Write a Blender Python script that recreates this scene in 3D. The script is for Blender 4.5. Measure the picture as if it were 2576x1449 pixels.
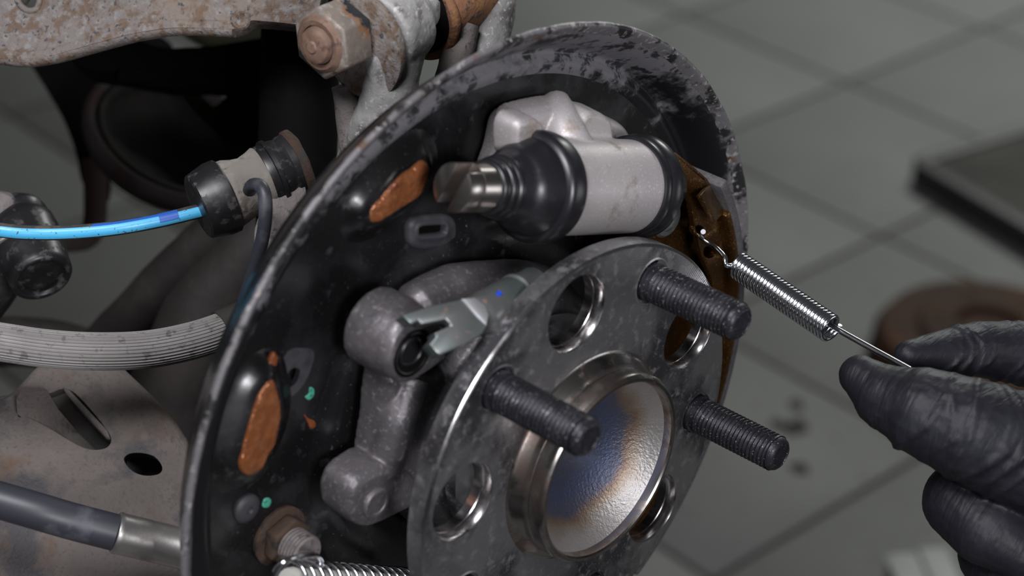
import bpy, bmesh, math, random
from mathutils import Vector, Matrix
from mathutils.geometry import tessellate_polygon
from mathutils import noise as mnoise

random.seed(7)
for o in list(bpy.data.objects):
    bpy.data.objects.remove(o)
scene = bpy.context.scene
C = scene.collection
PI = math.pi
Z0 = 0.70227                     # height of the hub centre above the floor

# ------------------------------------------------------------------ camera
CAM = Vector((0.31058, -0.37334, 0.34034 + Z0))
YAW, PITCH, ROLL, FPX = 2.31272, 0.52647, 0.02712, 4872.14
IW, IH = 2576, 1449
cy_, sy_, cp_, sp_ = math.cos(YAW), math.sin(YAW), math.cos(PITCH), math.sin(PITCH)
FW = Vector((cy_ * cp_, sy_ * cp_, -sp_))
_r = Vector((sy_, -cy_, 0)); _u = _r.cross(FW)
RT = _r * math.cos(ROLL) + _u * math.sin(ROLL)
UP = _u * math.cos(ROLL) - _r * math.sin(ROLL)
cam_data = bpy.data.cameras.new('camera')
cam = bpy.data.objects.new('camera', cam_data)
C.objects.link(cam)
cam.matrix_world = Matrix.Translation(CAM) @ Matrix((RT, UP, -FW)).transposed().to_4x4()
cam_data.sensor_width = 36.0
cam_data.lens = 36.0 * FPX / IW
cam_data.clip_start = 0.02
cam_data.clip_end = 50
cam_data.dof.use_dof = True
cam_data.dof.focus_distance = 0.612
cam_data.dof.aperture_fstop = 9.0
scene.camera = cam

# ------------------------------------------------------------------ light
scene.view_settings.view_transform = 'Standard'
scene.view_settings.look = 'None'
scene.view_settings.exposure = 0.0
scene.view_settings.gamma = 1.0
scene.view_settings.use_curve_mapping = False
world = bpy.data.worlds.new('workshop_air')
scene.world = world
world.use_nodes = True
bg = world.node_tree.nodes['Background']
bg.inputs[0].default_value = (0.80, 0.84, 0.88, 1)
bg.inputs[1].default_value = 0.045


def area_light(name, loc, target, sx, sy, power, col):
    l = bpy.data.lights.new(name, 'AREA')
    l.shape = 'RECTANGLE'; l.size = sx; l.size_y = sy; l.energy = power; l.color = col
    o = bpy.data.objects.new(name, l); C.objects.link(o)
    o.location = Vector(loc) + Vector((0, 0, Z0))
    d = Vector(target) - Vector(loc)
    o.rotation_euler = d.to_track_quat('-Z', 'Y').to_euler()
    return o


area_light('work_and_fill_lamp', (0.10, -0.52, 0.85), (0.0, 0.0, 0.02), 0.42, 0.30, 10.8, (0.965, 0.955, 1.0))
area_light('work_and_fill_lamp', (0.80, -0.42, 0.40), (0.0, 0.0, 0.02), 0.26, 0.20, 7.0, (0.96, 0.95, 1.0))
area_light('work_and_fill_lamp', (0.85, 0.80, -0.05), (0.0, 0.0, 0.0), 0.40, 0.30, 1.3, (0.93, 0.95, 1.0))  # added fill without a known source, gives the flange a soft reflection
area_light('ceiling_lamp', (-1.25, 3.0, 1.35), (-1.25, 2.6, -0.7), 1.3, 0.5, 70.0, (0.97, 1.0, 0.96))


# ------------------------------------------------------------------ helpers
def H(x, y, z):                                   # hub frame, millimetres -> world
    return Vector((x / 1000, y / 1000, z / 1000 + Z0))


def ray(px, py):
    return FW + RT * ((px - IW / 2) / FPX) - UP * ((py - IH / 2) / FPX)


def atx(px, py, xmm):                             # point of that sight line on the plane x = xmm
    d = ray(px, py)
    return CAM + d * ((xmm / 1000 - CAM.x) / d.x)


def atd(px, py, dep):                             # point of that sight line at a given distance
    return CAM + ray(px, py) * dep


def atz(px, py, z):
    d = ray(px, py)
    return CAM + d * ((z - CAM.z) / d.z)


def atp(px, py, p0, n):
    d = ray(px, py)
    return CAM + d * ((p0 - CAM).dot(n) / d.dot(n))


def frame(a):
    a = a.normalized()
    t = Vector((0, 0, 1)) if abs(a.z) < .9 else Vector((1, 0, 0))
    e1 = t.cross(a).normalized()
    return e1, a.cross(e1), a


class MB:
    def __init__(self):
        self.v = []; self.f = []

    def add(self, v, f):
        n = len(self.v)
        self.v += [Vector(q) for q in v]
        self.f += [tuple(i + n for i in q) for q in f]
        return self

    def lathe(self, prof, o, ax, seg=64, a0=0, a1=2 * PI, e=None):
        """prof: (radius, height) in mm, axis ax through o"""
        e1, e2, a = e if e else frame(ax)
        full = abs(a1 - a0 - 2 * PI) < 1e-6
        n = seg if full else seg + 1
        v = []
        for r, h in prof:
            for k in range(n):
                t = a0 + (a1 - a0) * k / seg
                v.append(o + a * (h / 1000) + (e1 * math.cos(t) + e2 * math.sin(t)) * (r / 1000))
        f = []
        for i in range(len(prof) - 1):
            for k in range(seg):
                k2 = (k + 1) % n
                f.append((i * n + k, i * n + k2, (i + 1) * n + k2, (i + 1) * n + k))
        return self.add(v, f)

    def tube(self, pts, r, seg=16, cap=True, shape=None, flat=None):
        """r in mm (number or list); shape(theta, i) multiplies the radius"""
        pts = [Vector(q) for q in pts]
        n = len(pts)
        if not isinstance(r, (list, tuple)):
            r = [r] * n
        tn = []
        for i in range(n):
            a = pts[min(i + 1, n - 1)] - pts[max(i - 1, 0)]
            tn.append(a.normalized())
        e1 = frame(tn[0])[0]
        v = []
        for i in range(n):
            e1 = (e1 - tn[i] * e1.dot(tn[i])).normalized()
            e2 = tn[i].cross(e1)
            for k in range(seg):
                t = 2 * PI * k / seg
                m = shape(t, i) if shape else 1
                v.append(pts[i] + (e1 * math.cos(t) + e2 * math.sin(t)) * (r[i] * m / 1000))
        f = []
        for i in range(n - 1):
            for k in range(seg):
                k2 = (k + 1) % seg
                f.append((i * seg + k, i * seg + k2, (i + 1) * seg + k2, (i + 1) * seg + k))
        if cap:
            f.append(tuple(range(seg - 1, -1, -1)))
            f.append(tuple(range((n - 1) * seg, n * seg)))
        return self.add(v, f)

    def prism(self, poly, vec):
        n = len(poly)
        v = [Vector(q) for q in poly] + [Vector(q) + vec for q in poly]
        f = [tuple(range(n)), tuple(range(2 * n - 1, n - 1, -1))]
        f += [(i, i + n, (i + 1) % n + n, (i + 1) % n) for i in range(n)]
        return self.add(v, f)

    def loft(self, loops, cap0=True, cap1=True):
        n = len(loops[0]); v = []; f = []
        for l in loops:
            v += list(l)
        for i in range(len(loops) - 1):
            for k in range(n):
                k2 = (k + 1) % n
                f.append((i * n + k, i * n + k2, (i + 1) * n + k2, (i + 1) * n + k))
        if cap0: f.append(tuple(range(n - 1, -1, -1)))
        if cap1: f.append(tuple(range((len(loops) - 1) * n, len(loops) * n)))
        return self.add(v, f)

    def box(self, c, e1, e2, e3, a, b, d):
        """half sizes a b d in mm along unit axes"""
        c = Vector(c); q = []
        for s3 in (-1, 1):
            for s1, s2 in ((-1, -1), (1, -1), (1, 1), (-1, 1)):
                q.append(c + e1 * (s1 * a / 1000) + e2 * (s2 * b / 1000) + e3 * (s3 * d / 1000))
        return self.add(q, [(3, 2, 1, 0), (4, 5, 6, 7), (0, 1, 5, 4), (1, 2, 6, 5), (2, 3, 7, 6), (3, 0, 4, 7)])

    def ball(self, c, r, seg=16, rings=10, sc=(1, 1, 1)):
        v = []; f = []
        for i in range(rings + 1):
            p = PI * i / rings
            for k in range(seg):
                t = 2 * PI * k / seg
                v.append(Vector(c) + Vector((math.sin(p) * math.cos(t) * sc[0], math.sin(p) * math.sin(t) * sc[1],
                                             math.cos(p) * sc[2])) * (r / 1000))
        for i in range(rings):
            for k in range(seg):
                k2 = (k + 1) % seg
                f.append((i * seg + k, (i + 1) * seg + k, (i + 1) * seg + k2, i * seg + k2))
        return self.add(v, f)

    def holed(self, loops, vec, ch=0.0, chn=None):
        """flat plate: loops[0] outline, others holes; extruded by vec"""
        for part in (Vector((0, 0, 0)), vec):
            tri = tessellate_polygon([[Vector(q) for q in l] for l in loops])
            flatv = [Vector(q) + part for l in loops for q in l]
            self.add(flatv, tri)
        for l in loops:
            n = len(l)
            v = [Vector(q) for q in l] + [Vector(q) + vec for q in l]
            self.add(v, [(i, (i + 1) % n, (i + 1) % n + n, i + n) for i in range(n)])
        return self


ORG = {}


def build(mb, name, org, bevel=0, sharp=35, seg=2, jitter=None):
    bm = bmesh.new()
    vs = [bm.verts.new(q - org) for q in mb.v]
    for f in mb.f:
        try:
            bm.faces.new([vs[i] for i in f])
        except ValueError:
            pass
    bmesh.ops.remove_doubles(bm, verts=bm.verts, dist=2e-6)
    bmesh.ops.dissolve_degenerate(bm, dist=1e-6, edges=bm.edges)
    bmesh.ops.recalc_face_normals(bm, faces=bm.faces)
    if bevel:
        ed = [e for e in bm.edges if len(e.link_faces) == 2 and e.calc_face_angle(0) > math.radians(40)]
        bmesh.ops.bevel(bm, geom=ed, offset=bevel / 1000, segments=seg, profile=.5, affect='EDGES', clamp_overlap=True)
    if jitter:
        a, s = jitter
        bm.normal_update()
        for v in bm.verts:
            v.co += v.normal * (a / 1000 * mnoise.noise(v.co * s))
    me = bpy.data.meshes.new(name)
    bm.to_mesh(me); bm.free()
    me.polygons.foreach_set('use_smooth', [True] * len(me.polygons))
    me.set_sharp_from_angle(angle=math.radians(sharp))
    return me


def obj(name, mb, m, parent=None, loc=None, bevel=0, sharp=35, seg=2, jitter=None):
    if parent is not None:
        org = ORG[parent.name]
    else:
        if loc is None:
            xs = [q.x for q in mb.v]; ys = [q.y for q in mb.v]; zs = [q.z for q in mb.v]
            loc = Vector(((min(xs) + max(xs)) / 2, (min(ys) + max(ys)) / 2, min(zs)))
        org = Vector(loc)
    me = build(mb, name, org, bevel, sharp, seg, jitter)
    o = bpy.data.objects.new(name, me); C.objects.link(o)
    me.materials.append(MAT[m] if isinstance(m, str) else m)
    if parent is not None:
        o.parent = parent
    else:
        o.location = org
    ORG[o.name] = org
    return o


def tag(o, label, cat, group=None):
    o['label'] = label; o['category'] = cat
    if group: o['group'] = group
    return o


def thing(name, loc, label, cat, group=None):
    o = bpy.data.objects.new(name, None); C.objects.link(o)
    o.empty_display_size = .01
    o.location = loc; ORG[o.name] = Vector(loc)
    return tag(o, label, cat, group)


def lab(o, t):
    o['label'] = t; return o


def spline(pts, n=8):
    """Catmull-Rom through points"""
    P = [Vector(q) for q in pts]; out = []
    Q = [P[0] * 2 - P[1]] + P + [P[-1] * 2 - P[-2]]
    for i in range(1, len(Q) - 2):
        for k in range(n):
            t = k / n
            a, b, c, d = Q[i - 1], Q[i], Q[i + 1], Q[i + 2]
            out.append(.5 * ((2 * b) + (c - a) * t + (2 * a - 5 * b + 4 * c - d) * t * t + (3 * b - a - 3 * c + d) * t ** 3))
    out.append(P[-1]); return out


def closed(pts, n=6):
    P = [Vector(q) for q in pts]; m = len(P); out = []
    for i in range(m):
        a, b, c, d = P[i - 1], P[i], P[(i + 1) % m], P[(i + 2) % m]
        for k in range(n):
            t = k / n
            out.append(.5 * ((2 * b) + (c - a) * t + (2 * a - 5 * b + 4 * c - d) * t * t + (3 * b - a - 3 * c + d) * t ** 3))
    return out


def rnd(pts, r, n=4):
    """round the corners of a polygon (any planar polygon), r in metres"""
    P = [Vector(q) for q in pts]; out = []
    for i in range(len(P)):
        a, b, c = P[i - 1], P[i], P[(i + 1) % len(P)]
        u, w = (a - b), (c - b)
        rr = min(r, u.length * .45, w.length * .45)
        p, q = b + u.normalized() * rr, b + w.normalized() * rr
        for k in range(n + 1):
            t = k / n
            out.append(p * (1 - t) ** 2 + b * 2 * t * (1 - t) + q * t * t)
    return out


def offset(poly, d, n):
    """grow a planar loop by d mm in its plane (normal n)"""
    P = [Vector(q) for q in poly]; m = len(P); out = []
    area = sum((P[i].cross(P[(i + 1) % m])).dot(n) for i in range(m))
    s = 1 if area > 0 else -1
    for i in range(m):
        t = (P[(i + 1) % m] - P[i - 1]).normalized()
        out.append(P[i] + t.cross(n) * (s * d / 1000))
    return out


def circ(x, y, z, r, n=32):
    return [H(x, y + r * math.cos(2 * PI * k / n), z + r * math.sin(2 * PI * k / n)) for k in range(n)]


def pol(x, r, deg):
    t = math.radians(deg)
    return H(x, r * math.cos(t), r * math.sin(t))


EX, EY, EZ = Vector((1, 0, 0)), Vector((0, 1, 0)), Vector((0, 0, 1))
HUBF = (EY, EZ, EX)
HUB = H(0, 0, 0)

def cast(name, mb, m, parent, voxel=.6, it=6, jitter=None):
    """a casting: the pieces fused into one skin with soft fillets"""
    o = obj(name, mb, m, parent, sharp=180)
    rm = o.modifiers.new('fuse', 'REMESH'); rm.mode = 'VOXEL'; rm.voxel_size = voxel / 1000; rm.use_smooth_shade = True
    sm = o.modifiers.new('fillet', 'SMOOTH'); sm.factor = .5; sm.iterations = it
    if jitter:
        tx = bpy.data.textures.new(name + '_skin', 'CLOUDS'); tx.noise_scale = jitter[1] / 1000; tx.noise_depth = 3
        dp = o.modifiers.new('skin', 'DISPLACE'); dp.texture = tx; dp.strength = jitter[0] / 1000; dp.mid_level = .5; dp.texture_coords = 'LOCAL'
    return o


# ------------------------------------------------------------------ materials
MAT = {}


def mat(name, col, rough=.5, metal=0.0, layers=(), bump=None, coat=0, spec=.5, sheen=0, extra=None, rnoise=None):
    """layers: (scale, detail, lo, hi, colour, roughness, stretch or None)"""
    m = bpy.data.materials.new(name); m.use_nodes = True
    nt = m.node_tree; N = nt.nodes; L = nt.links
    b = N['Principled BSDF']
    tc = N.new('ShaderNodeTexCoord').outputs['Object']
    cs = None; rs = None

    def noise(scale, detail, stretch=None, rough_=.6):
        src = tc
        if stretch:
            mp = N.new('ShaderNodeMapping'); mp.inputs['Scale'].default_value = stretch
            L.new(tc, mp.inputs[0]); src = mp.outputs[0]
        t = N.new('ShaderNodeTexNoise'); t.inputs['Scale'].default_value = scale
        t.inputs['Detail'].default_value = detail; t.inputs['Roughness'].default_value = rough_
        L.new(src, t.inputs['Vector']); return t.outputs['Fac']
    for ly in layers:
        sc, de, lo, hi, c2, r2 = ly[:6]
        st = ly[6] if len(ly) > 6 else None
        mr = N.new('ShaderNodeMapRange'); mr.inputs[1].default_value = .5 + (lo - .5) * .62; mr.inputs[2].default_value = .5 + (hi - .5) * .62
        mr.clamp = True
        L.new(noise(sc, de, st), mr.inputs[0])
        mx = N.new('ShaderNodeMix'); mx.data_type = 'RGBA'
        L.new(mr.outputs[0], mx.inputs[0])
        if cs is None: mx.inputs[6].default_value = (*col, 1)
        else: L.new(cs, mx.inputs[6])
        mx.inputs[7].default_value = (*c2, 1)
        cs = mx.outputs[2]
        if r2 is not None:
            mf = N.new('ShaderNodeMix'); mf.data_type = 'FLOAT'
            L.new(mr.outputs[0], mf.inputs[0])
            if rs is None: mf.inputs[2].default_value = rough
            else: L.new(rs, mf.inputs[2])
            mf.inputs[3].default_value = r2
            rs = mf.outputs[0]
    b.inputs['Base Color'].default_value = (*col, 1)
    b.inputs['Roughness'].default_value = rough
    b.inputs['Metallic'].default_value = metal
    b.inputs['Specular IOR Level'].default_value = spec
    b.inputs['Coat Weight'].default_value = coat
    b.inputs['Coat Roughness'].default_value = .15
    if sheen:
        b.inputs['Sheen Weight'].default_value = sheen
        b.inputs['Sheen Roughness'].default_value = .4
    if cs: L.new(cs, b.inputs['Base Color'])
    if rs: L.new(rs, b.inputs['Roughness'])
    if bump:
        prev = None
        for bs in (bump if isinstance(bump, list) else [bump]):
            sc, stg, dist = bs[:3]
            st = bs[3] if len(bs) > 3 else None
            bn = N.new('ShaderNodeBump'); bn.inputs['Strength'].default_value = stg
            bn.inputs['Distance'].default_value = dist / 1000
            L.new(noise(sc, 4, st), bn.inputs['Height'])
            if prev: L.new(prev, bn.inputs['Normal'])
            prev = bn.outputs[0]
        L.new(prev, b.inputs['Normal'])
    MAT[name] = m
    if extra: extra(m, N, L, b, tc)
    return m


# setting
mat('grout', (.036, .034, .032), .9, layers=[(30, 4, .4, .7, (.027, .025, .023), .9)], spec=.1)
mat('tile', (.116, .118, .113), .6, layers=[(5, 5, .35, .75, (.107, .109, .105), .65), (60, 3, .66, .9, (.095, .094, .088), .7)], bump=(9, .1, .4), spec=.2)
mat('oil', (.030, .029, .027), .8, layers=[(60, 3, .3, .7, (.055, .054, .050), .8)], spec=.05)
# brake
mat('black_paint', (.0065, .0065, .007), .26, layers=[
    (26, 6, .52, .85, (.022, .0215, .023), .45), (160, 6, .66, .90, (.040, .038, .041), .55),
    (900, 3, .76, .88, (.06, .058, .06), .7)], bump=[(60, .15, .5), (700, .12, .1)], coat=.15)


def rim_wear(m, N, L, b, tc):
    # brake dust and scuffs: greyer towards the crown, blacker further round inside the lip
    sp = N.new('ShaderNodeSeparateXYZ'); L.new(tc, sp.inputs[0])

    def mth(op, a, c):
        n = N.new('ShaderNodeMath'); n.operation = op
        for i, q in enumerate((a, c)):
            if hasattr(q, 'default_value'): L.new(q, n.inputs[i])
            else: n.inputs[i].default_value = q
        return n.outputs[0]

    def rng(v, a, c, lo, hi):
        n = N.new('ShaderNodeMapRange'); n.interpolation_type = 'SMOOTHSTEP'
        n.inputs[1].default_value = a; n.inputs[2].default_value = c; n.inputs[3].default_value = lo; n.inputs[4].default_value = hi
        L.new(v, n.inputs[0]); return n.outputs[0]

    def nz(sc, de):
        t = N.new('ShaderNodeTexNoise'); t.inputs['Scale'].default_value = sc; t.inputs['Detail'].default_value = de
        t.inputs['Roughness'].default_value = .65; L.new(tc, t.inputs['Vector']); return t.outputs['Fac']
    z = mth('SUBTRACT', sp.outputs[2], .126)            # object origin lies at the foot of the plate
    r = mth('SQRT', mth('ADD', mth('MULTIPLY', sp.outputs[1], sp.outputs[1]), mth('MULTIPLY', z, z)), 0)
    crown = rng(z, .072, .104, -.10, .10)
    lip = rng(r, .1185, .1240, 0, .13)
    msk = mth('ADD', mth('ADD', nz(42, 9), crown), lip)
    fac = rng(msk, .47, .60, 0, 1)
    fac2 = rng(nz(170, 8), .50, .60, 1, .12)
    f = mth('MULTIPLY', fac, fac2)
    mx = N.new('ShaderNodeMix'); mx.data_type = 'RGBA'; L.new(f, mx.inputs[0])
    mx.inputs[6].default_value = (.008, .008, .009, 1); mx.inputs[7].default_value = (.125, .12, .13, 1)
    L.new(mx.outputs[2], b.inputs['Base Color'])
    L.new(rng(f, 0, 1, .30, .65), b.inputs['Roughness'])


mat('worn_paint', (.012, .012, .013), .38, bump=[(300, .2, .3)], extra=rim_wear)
mat('chipped_edge', (.13, .125, .13), .5, .25, layers=[
    (90, 6, .50, .60, (.018, .017, .018), .5), (60, 5, .68, .78, (.10, .056, .04), .85),
    (500, 4, .6, .75, (.30, .28, .27), .6)], bump=[(500, .35, .3)])
mat('bare_metal', (.060, .058, .066), .55, .2, layers=[(200, 6, .45, .7, (.035, .034, .038), .6)])
mat('copper_grease', (0.2652, 0.0897, 0.0312), .27, .35, layers=[(300, 5, .45, .7, (0.3276, 0.1248, 0.0546), .26), (120, 3, .6, .8, (0.1872, 0.0585, 0.0234), .4)],
    bump=[(150, .7, 1.6), (600, .35, .4)])
mat('grease_smear', (.22, .065, .02), .5, .2, bump=[(900, .7, .4)])
mat('green_paint', (.07, .36, .25), .5, layers=[(900, 3, .5, .7, (.03, .16, .12), .6)])
mat('rubber', (.009, .009, .011), .33, layers=[(70, 5, .5, .8, (.017, .017, .020), .48)], bump=[(500, .08, .1)])
mat('plug_rubber', (.040, .039, .045), .55, layers=[(200, 5, .5, .8, (.06, .058, .064), .6)])
mat('cast_aluminium', (.36, .335, .335), .52, .35, layers=[
    (40, 6, .42, .75, (.40, .375, .37), .48), (110, 4, .62, .8, (.28, .235, .205), .6), (1500, 2, .68, .8, (.55, .53, .53), .4)],
    bump=[(1600, .25, .12), (300, .08, .2)])
mat('piston_steel', (.50, .46, .43), .28, 1.0, layers=[(90, 6, .5, .75, (.36, .30, .27), .4)], bump=[(900, .06, .05)])


def hub_rings(m, N, L, b, tc):
    w = N.new('ShaderNodeTexWave'); w.wave_type = 'RINGS'; w.rings_direction = 'X'
    w.inputs['Scale'].default_value = 420; w.inputs['Distortion'].default_value = .6; w.inputs['Detail'].default_value = 2
    L.new(tc, w.inputs[0])
    bn = N.new('ShaderNodeBump'); bn.inputs['Strength'].default_value = .05; bn.inputs['Distance'].default_value = .0002
    L.new(w.outputs['Fac'], bn.inputs['Height'])
    if b.inputs['Normal'].links: L.new(b.inputs['Normal'].links[0].from_socket, bn.inputs['Normal'])
    L.new(bn.outputs[0], b.inputs['Normal'])


mat('hub_steel', (.29, .288, .295), .31, .84, layers=[
    (34, 8, .42, .62, (.09, .088, .095), .38), (260, 6, .56, .80, (.38, .37, .38), .45), (1200, 3, .7, .8, (.42, .40, .40), .4)],
    bump=[(200, .08, .15)], extra=hub_rings)
mat('bright_steel', (.62, .60, .60), .20, 1.0, layers=[(160, 5, .5, .75, (.45, .43, .43), .32)], bump=[(500, .06, .05)])
mat('boss_steel', (.40, .375, .35), .24, 1.0, layers=[(80, 6, .46, .66, (.20, .16, .14), .42), (150, 5, .70, .82, (.22, .11, .07), .6)],
    bump=[(300, .1, .1)])
mat('stud_steel', (.022, .0215, .027), .44, .5, spec=.35, layers=[(120, 6, .5, .75, (.036, .035, .042), .5), (300, 5, .80, .88, (.15, .055, .03), .8),
    (1500, 2, .75, .8, (.3, .29, .3), .5)])


def tempered(m, N, L, b, tc):
    # heat-tinted forging: blue oxide in the middle, a straw ring, bare silver outside
    sp = N.new('ShaderNodeSeparateXYZ'); L.new(tc, sp.inputs[0])
    cb = N.new('ShaderNodeCombineXYZ'); L.new(sp.outputs[1], cb.inputs[0]); L.new(sp.outputs[2], cb.inputs[1])
    ln = N.new('ShaderNodeVectorMath'); ln.operation = 'LENGTH'; L.new(cb.outputs[0], ln.inputs[0])
    nz = N.new('ShaderNodeTexNoise'); nz.inputs['Scale'].default_value = 90; nz.inputs['Detail'].default_value = 4
    L.new(tc, nz.inputs['Vector'])
    ma = N.new('ShaderNodeMath'); ma.operation = 'MULTIPLY_ADD'; L.new(nz.outputs['Fac'], ma.inputs[0]); ma.inputs[1].default_value = .006
    L.new(ln.outputs['Value'], ma.inputs[2])
    mr = N.new('ShaderNodeMapRange'); mr.inputs[1].default_value = .0; mr.inputs[2].default_value = .036
    L.new(ma.outputs[0], mr.inputs[0])
    rp = N.new('ShaderNodeValToRGB'); L.new(mr.outputs[0], rp.inputs[0])
    e = rp.color_ramp.elements
    e[0].position = 0; e[0].color = (.095, .098, .125, 1)
    e[1].position = 1; e[1].color = (.47, .455, .45, 1)
    for pos, c in ((.34, (.09, .10, .145, 1)), (.54, (.095, .115, .19, 1)), (.66, (.12, .125, .17, 1)), (.71, (.25, .18, .14, 1)), (.75, (.34, .28, .225, 1)), (.81, (.44, .42, .405, 1))):
        x = e.new(pos); x.color = c
    L.new(rp.outputs[0], b.inputs['Base Color'])


mat('tempered_forging', (.5, .5, .5), .46, .85, bump=[(1000, .65, .55)], extra=tempered)
mat('cast_iron', (0.1035, 0.0963, 0.1035), .46, .55, layers=[(50, 6, .45, .75, (0.144, 0.1332, 0.1368), .5), (700, 4, .6, .8, (0.243, 0.225, 0.234), .45)],
    bump=[(900, .45, .25), (150, .2, .5)])
mat('zinc', (.17, .18, .177), .34, .7, layers=[(70, 5, .45, .7, (.12, .145, .14), .40), (300, 5, .66, .76, (.24, .17, .13), .5)], bump=[(400, .06, .08)])
mat('zinc_bright', (.78, .78, .80), .35, .9, bump=[(900, .1, .05)])
mat('blue_ink', (.01, .06, .5), .5)
mat('spring_wire', (.70, .72, .75), .16, 1.0)
mat('inner_rod', (.42, .41, .38), .5, .1)
mat('tool_wire', (.30, .30, .31), .25, 1.0)
mat('gold_chromate', (.125, .058, .016), .30, .85, layers=[(60, 6, .45, .75, (.07, .032, .010), .40), (300, 5, .66, .90, (.20, .09, .026), .4),
    (1800, 2, .7, .8, (.40, .25, .12), .4)], bump=[(700, .12, .1)])
mat('friction_lining', (.055, .052, .054), .8, layers=[(500, 4, .4, .7, (.08, .076, .079), .8), (1200, 3, .6, .8, (.035, .032, .035), .8)], bump=[(900, .4, .3)])
# suspension
RUSTG = [(35, 8, .42, .62, (.172, .142, .118), .8), (210, 9, .47, .62, (.118, .080, .056), .85), (330, 9, .54, .74, (.195, .186, .180), .75),
         (30, 6, .60, .80, (.140, .088, .054), .85), (480, 7, .64, .74, (.040, .038, .042), .7)]
mat('rusty_plate', (.150, .132, .122), .78, .1, layers=RUSTG, bump=[(700, .8, .7), (160, .5, 1.0)])
mat('rusty_arm', (0.0999, 0.08436, 0.0777), .76, .1, layers=[(24, 7, .42, .66, (0.1295, 0.1088, 0.0962), .8), (38, 6, .58, .74, (0.1036, 0.06808, 0.04736), .85),
    (26, 9, .55, .68, (0.0444, 0.04144, 0.0444), .65), (700, 6, .58, .86, (0.0629, 0.0555, 0.05328), .7)], bump=[(700, .7, .6), (120, .4, 1.0)])
mat('rust', (.19, .088, .044), .85, layers=[(50, 7, .44, .64, (.26, .125, .045), .85), (40, 6, .55, .68, (.13, .085, .065), .85),
    (260, 6, .60, .72, (.055, .045, .042), .7)], bump=[(260, .8, 1.0), (900, .4, .3)])
mat('dark_rust', (0.0429, 0.02431, 0.01502), .85, layers=[(60, 6, .42, .66, (0.06078, 0.03575, 0.02324), .85), (200, 6, .55, .72, (0.02145, 0.01788, 0.01645), .8)], bump=[(300, .7, .8)])
mat('nut_steel', (.19, .158, .135), .62, .3, layers=[(300, 5, .5, .8, (.33, .30, .265), .6), (60, 6, .52, .64, (.21, .11, .055), .85), (52, 5, .56, .62, (.030, .035, .040), .4)],
    bump=[(400, .5, .5)])
mat('bolt_rust', (0.15, 0.0915, 0.066), .7, .2, layers=[(120, 6, .45, .7, (0.195, 0.1237, 0.09), .7), (300, 5, .6, .75, (0.09, 0.05625, 0.045), .8)], bump=[(400, .5, .4)])
mat('grey_casting', (0.288, 0.284, 0.276), .62, .2, layers=[(24, 7, .45, .65, (0.216, 0.212, 0.204), .7), (120, 6, .56, .70, (0.128, 0.12, 0.116), .75), (500, 5, .6, .72, (0.4, 0.392, 0.384), .6)],
    bump=[(300, .6, .8), (90, .3, 1.0)])
mat('dark_casting', (.14, .122, .118), .7, .15, layers=[(40, 6, .45, .7, (.19, .165, .155), .75), (400, 5, .6, .75, (.06, .055, .055), .7)], bump=[(400, .6, .8)])
mat('ribbed_rubber', (0.168, 0.1575, 0.1505), .55, layers=[(40, 5, .45, .7, (0.203, 0.1925, 0.1855), .55), (300, 5, .6, .75, (0.098, 0.091, 0.0875), .6)], bump=[(900, .3, .2)])
mat('cable_black', (.035, .033, .034), .6, layers=[(200, 5, .5, .7, (.07, .062, .06), .7)])
mat('cable_blue', (.065, .40, .68), .35, layers=[(900, 3, .72, .76, (.03, .05, .08), .5), (60, 4, .5, .8, (.09, .45, .72), .3)])
mat('tape_blue', (.02, .10, .42), .4)
mat('dusty_clay', (0.1984, 0.1798, 0.1581), .9, layers=[(90, 7, .45, .62, (0.248, 0.2294, 0.2046), .9), (200, 6, .58, .70, (0.124, 0.1023, 0.0868), .9)], bump=[(250, .6, .8)])
mat('matte_black', (.0028, .0028, .003), .8, layers=[(40, 5, .5, .8, (.006, .0052, .0048), .85)], spec=.08)
mat('scuffed_black', (.012, .012, .013), .38, layers=[(300, 6, .58, .74, (.05, .046, .046), .7), (50, 5, .55, .8, (.02, .02, .021), .5)], bump=[(400, .15, .2)])
mat('dark_brown_iron', (0.018, 0.015, 0.0135), .7, .1, layers=[(40, 6, .45, .7, (0.0315, 0.0255, 0.0225), .75), (60, 6, .6, .72, (0.02625, 0.0225, 0.015), .7)], bump=[(200, .4, .8)])
mat('brown_strap', (.080, .048, .038), .75, layers=[(40, 6, .45, .7, (.075, .055, .05), .75)])
mat('pink_grey_iron', (0.06, 0.0504, 0.0488), .78, layers=[(40, 6, .45, .7, (0.04, 0.032, 0.0304), .8), (60, 5, .6, .75, (0.06, 0.0384, 0.032), .8)], spec=.25)
mat('olive_iron', (.014, .0145, .0085), .8, layers=[(25, 4, .45, .75, (.026, .024, .009), .8)], spec=.1)
mat('brushed_ferrule', (.50, .48, .46), .34, .9, layers=[(60, 6, .45, .65, (.26, .24, .225), .5)], bump=[(400, .2, .2)])
mat('hose_black', (.030, .031, .040), .45, layers=[(50, 6, .5, .7, (.075, .076, .09), .6)])
# hand and floor things


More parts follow.
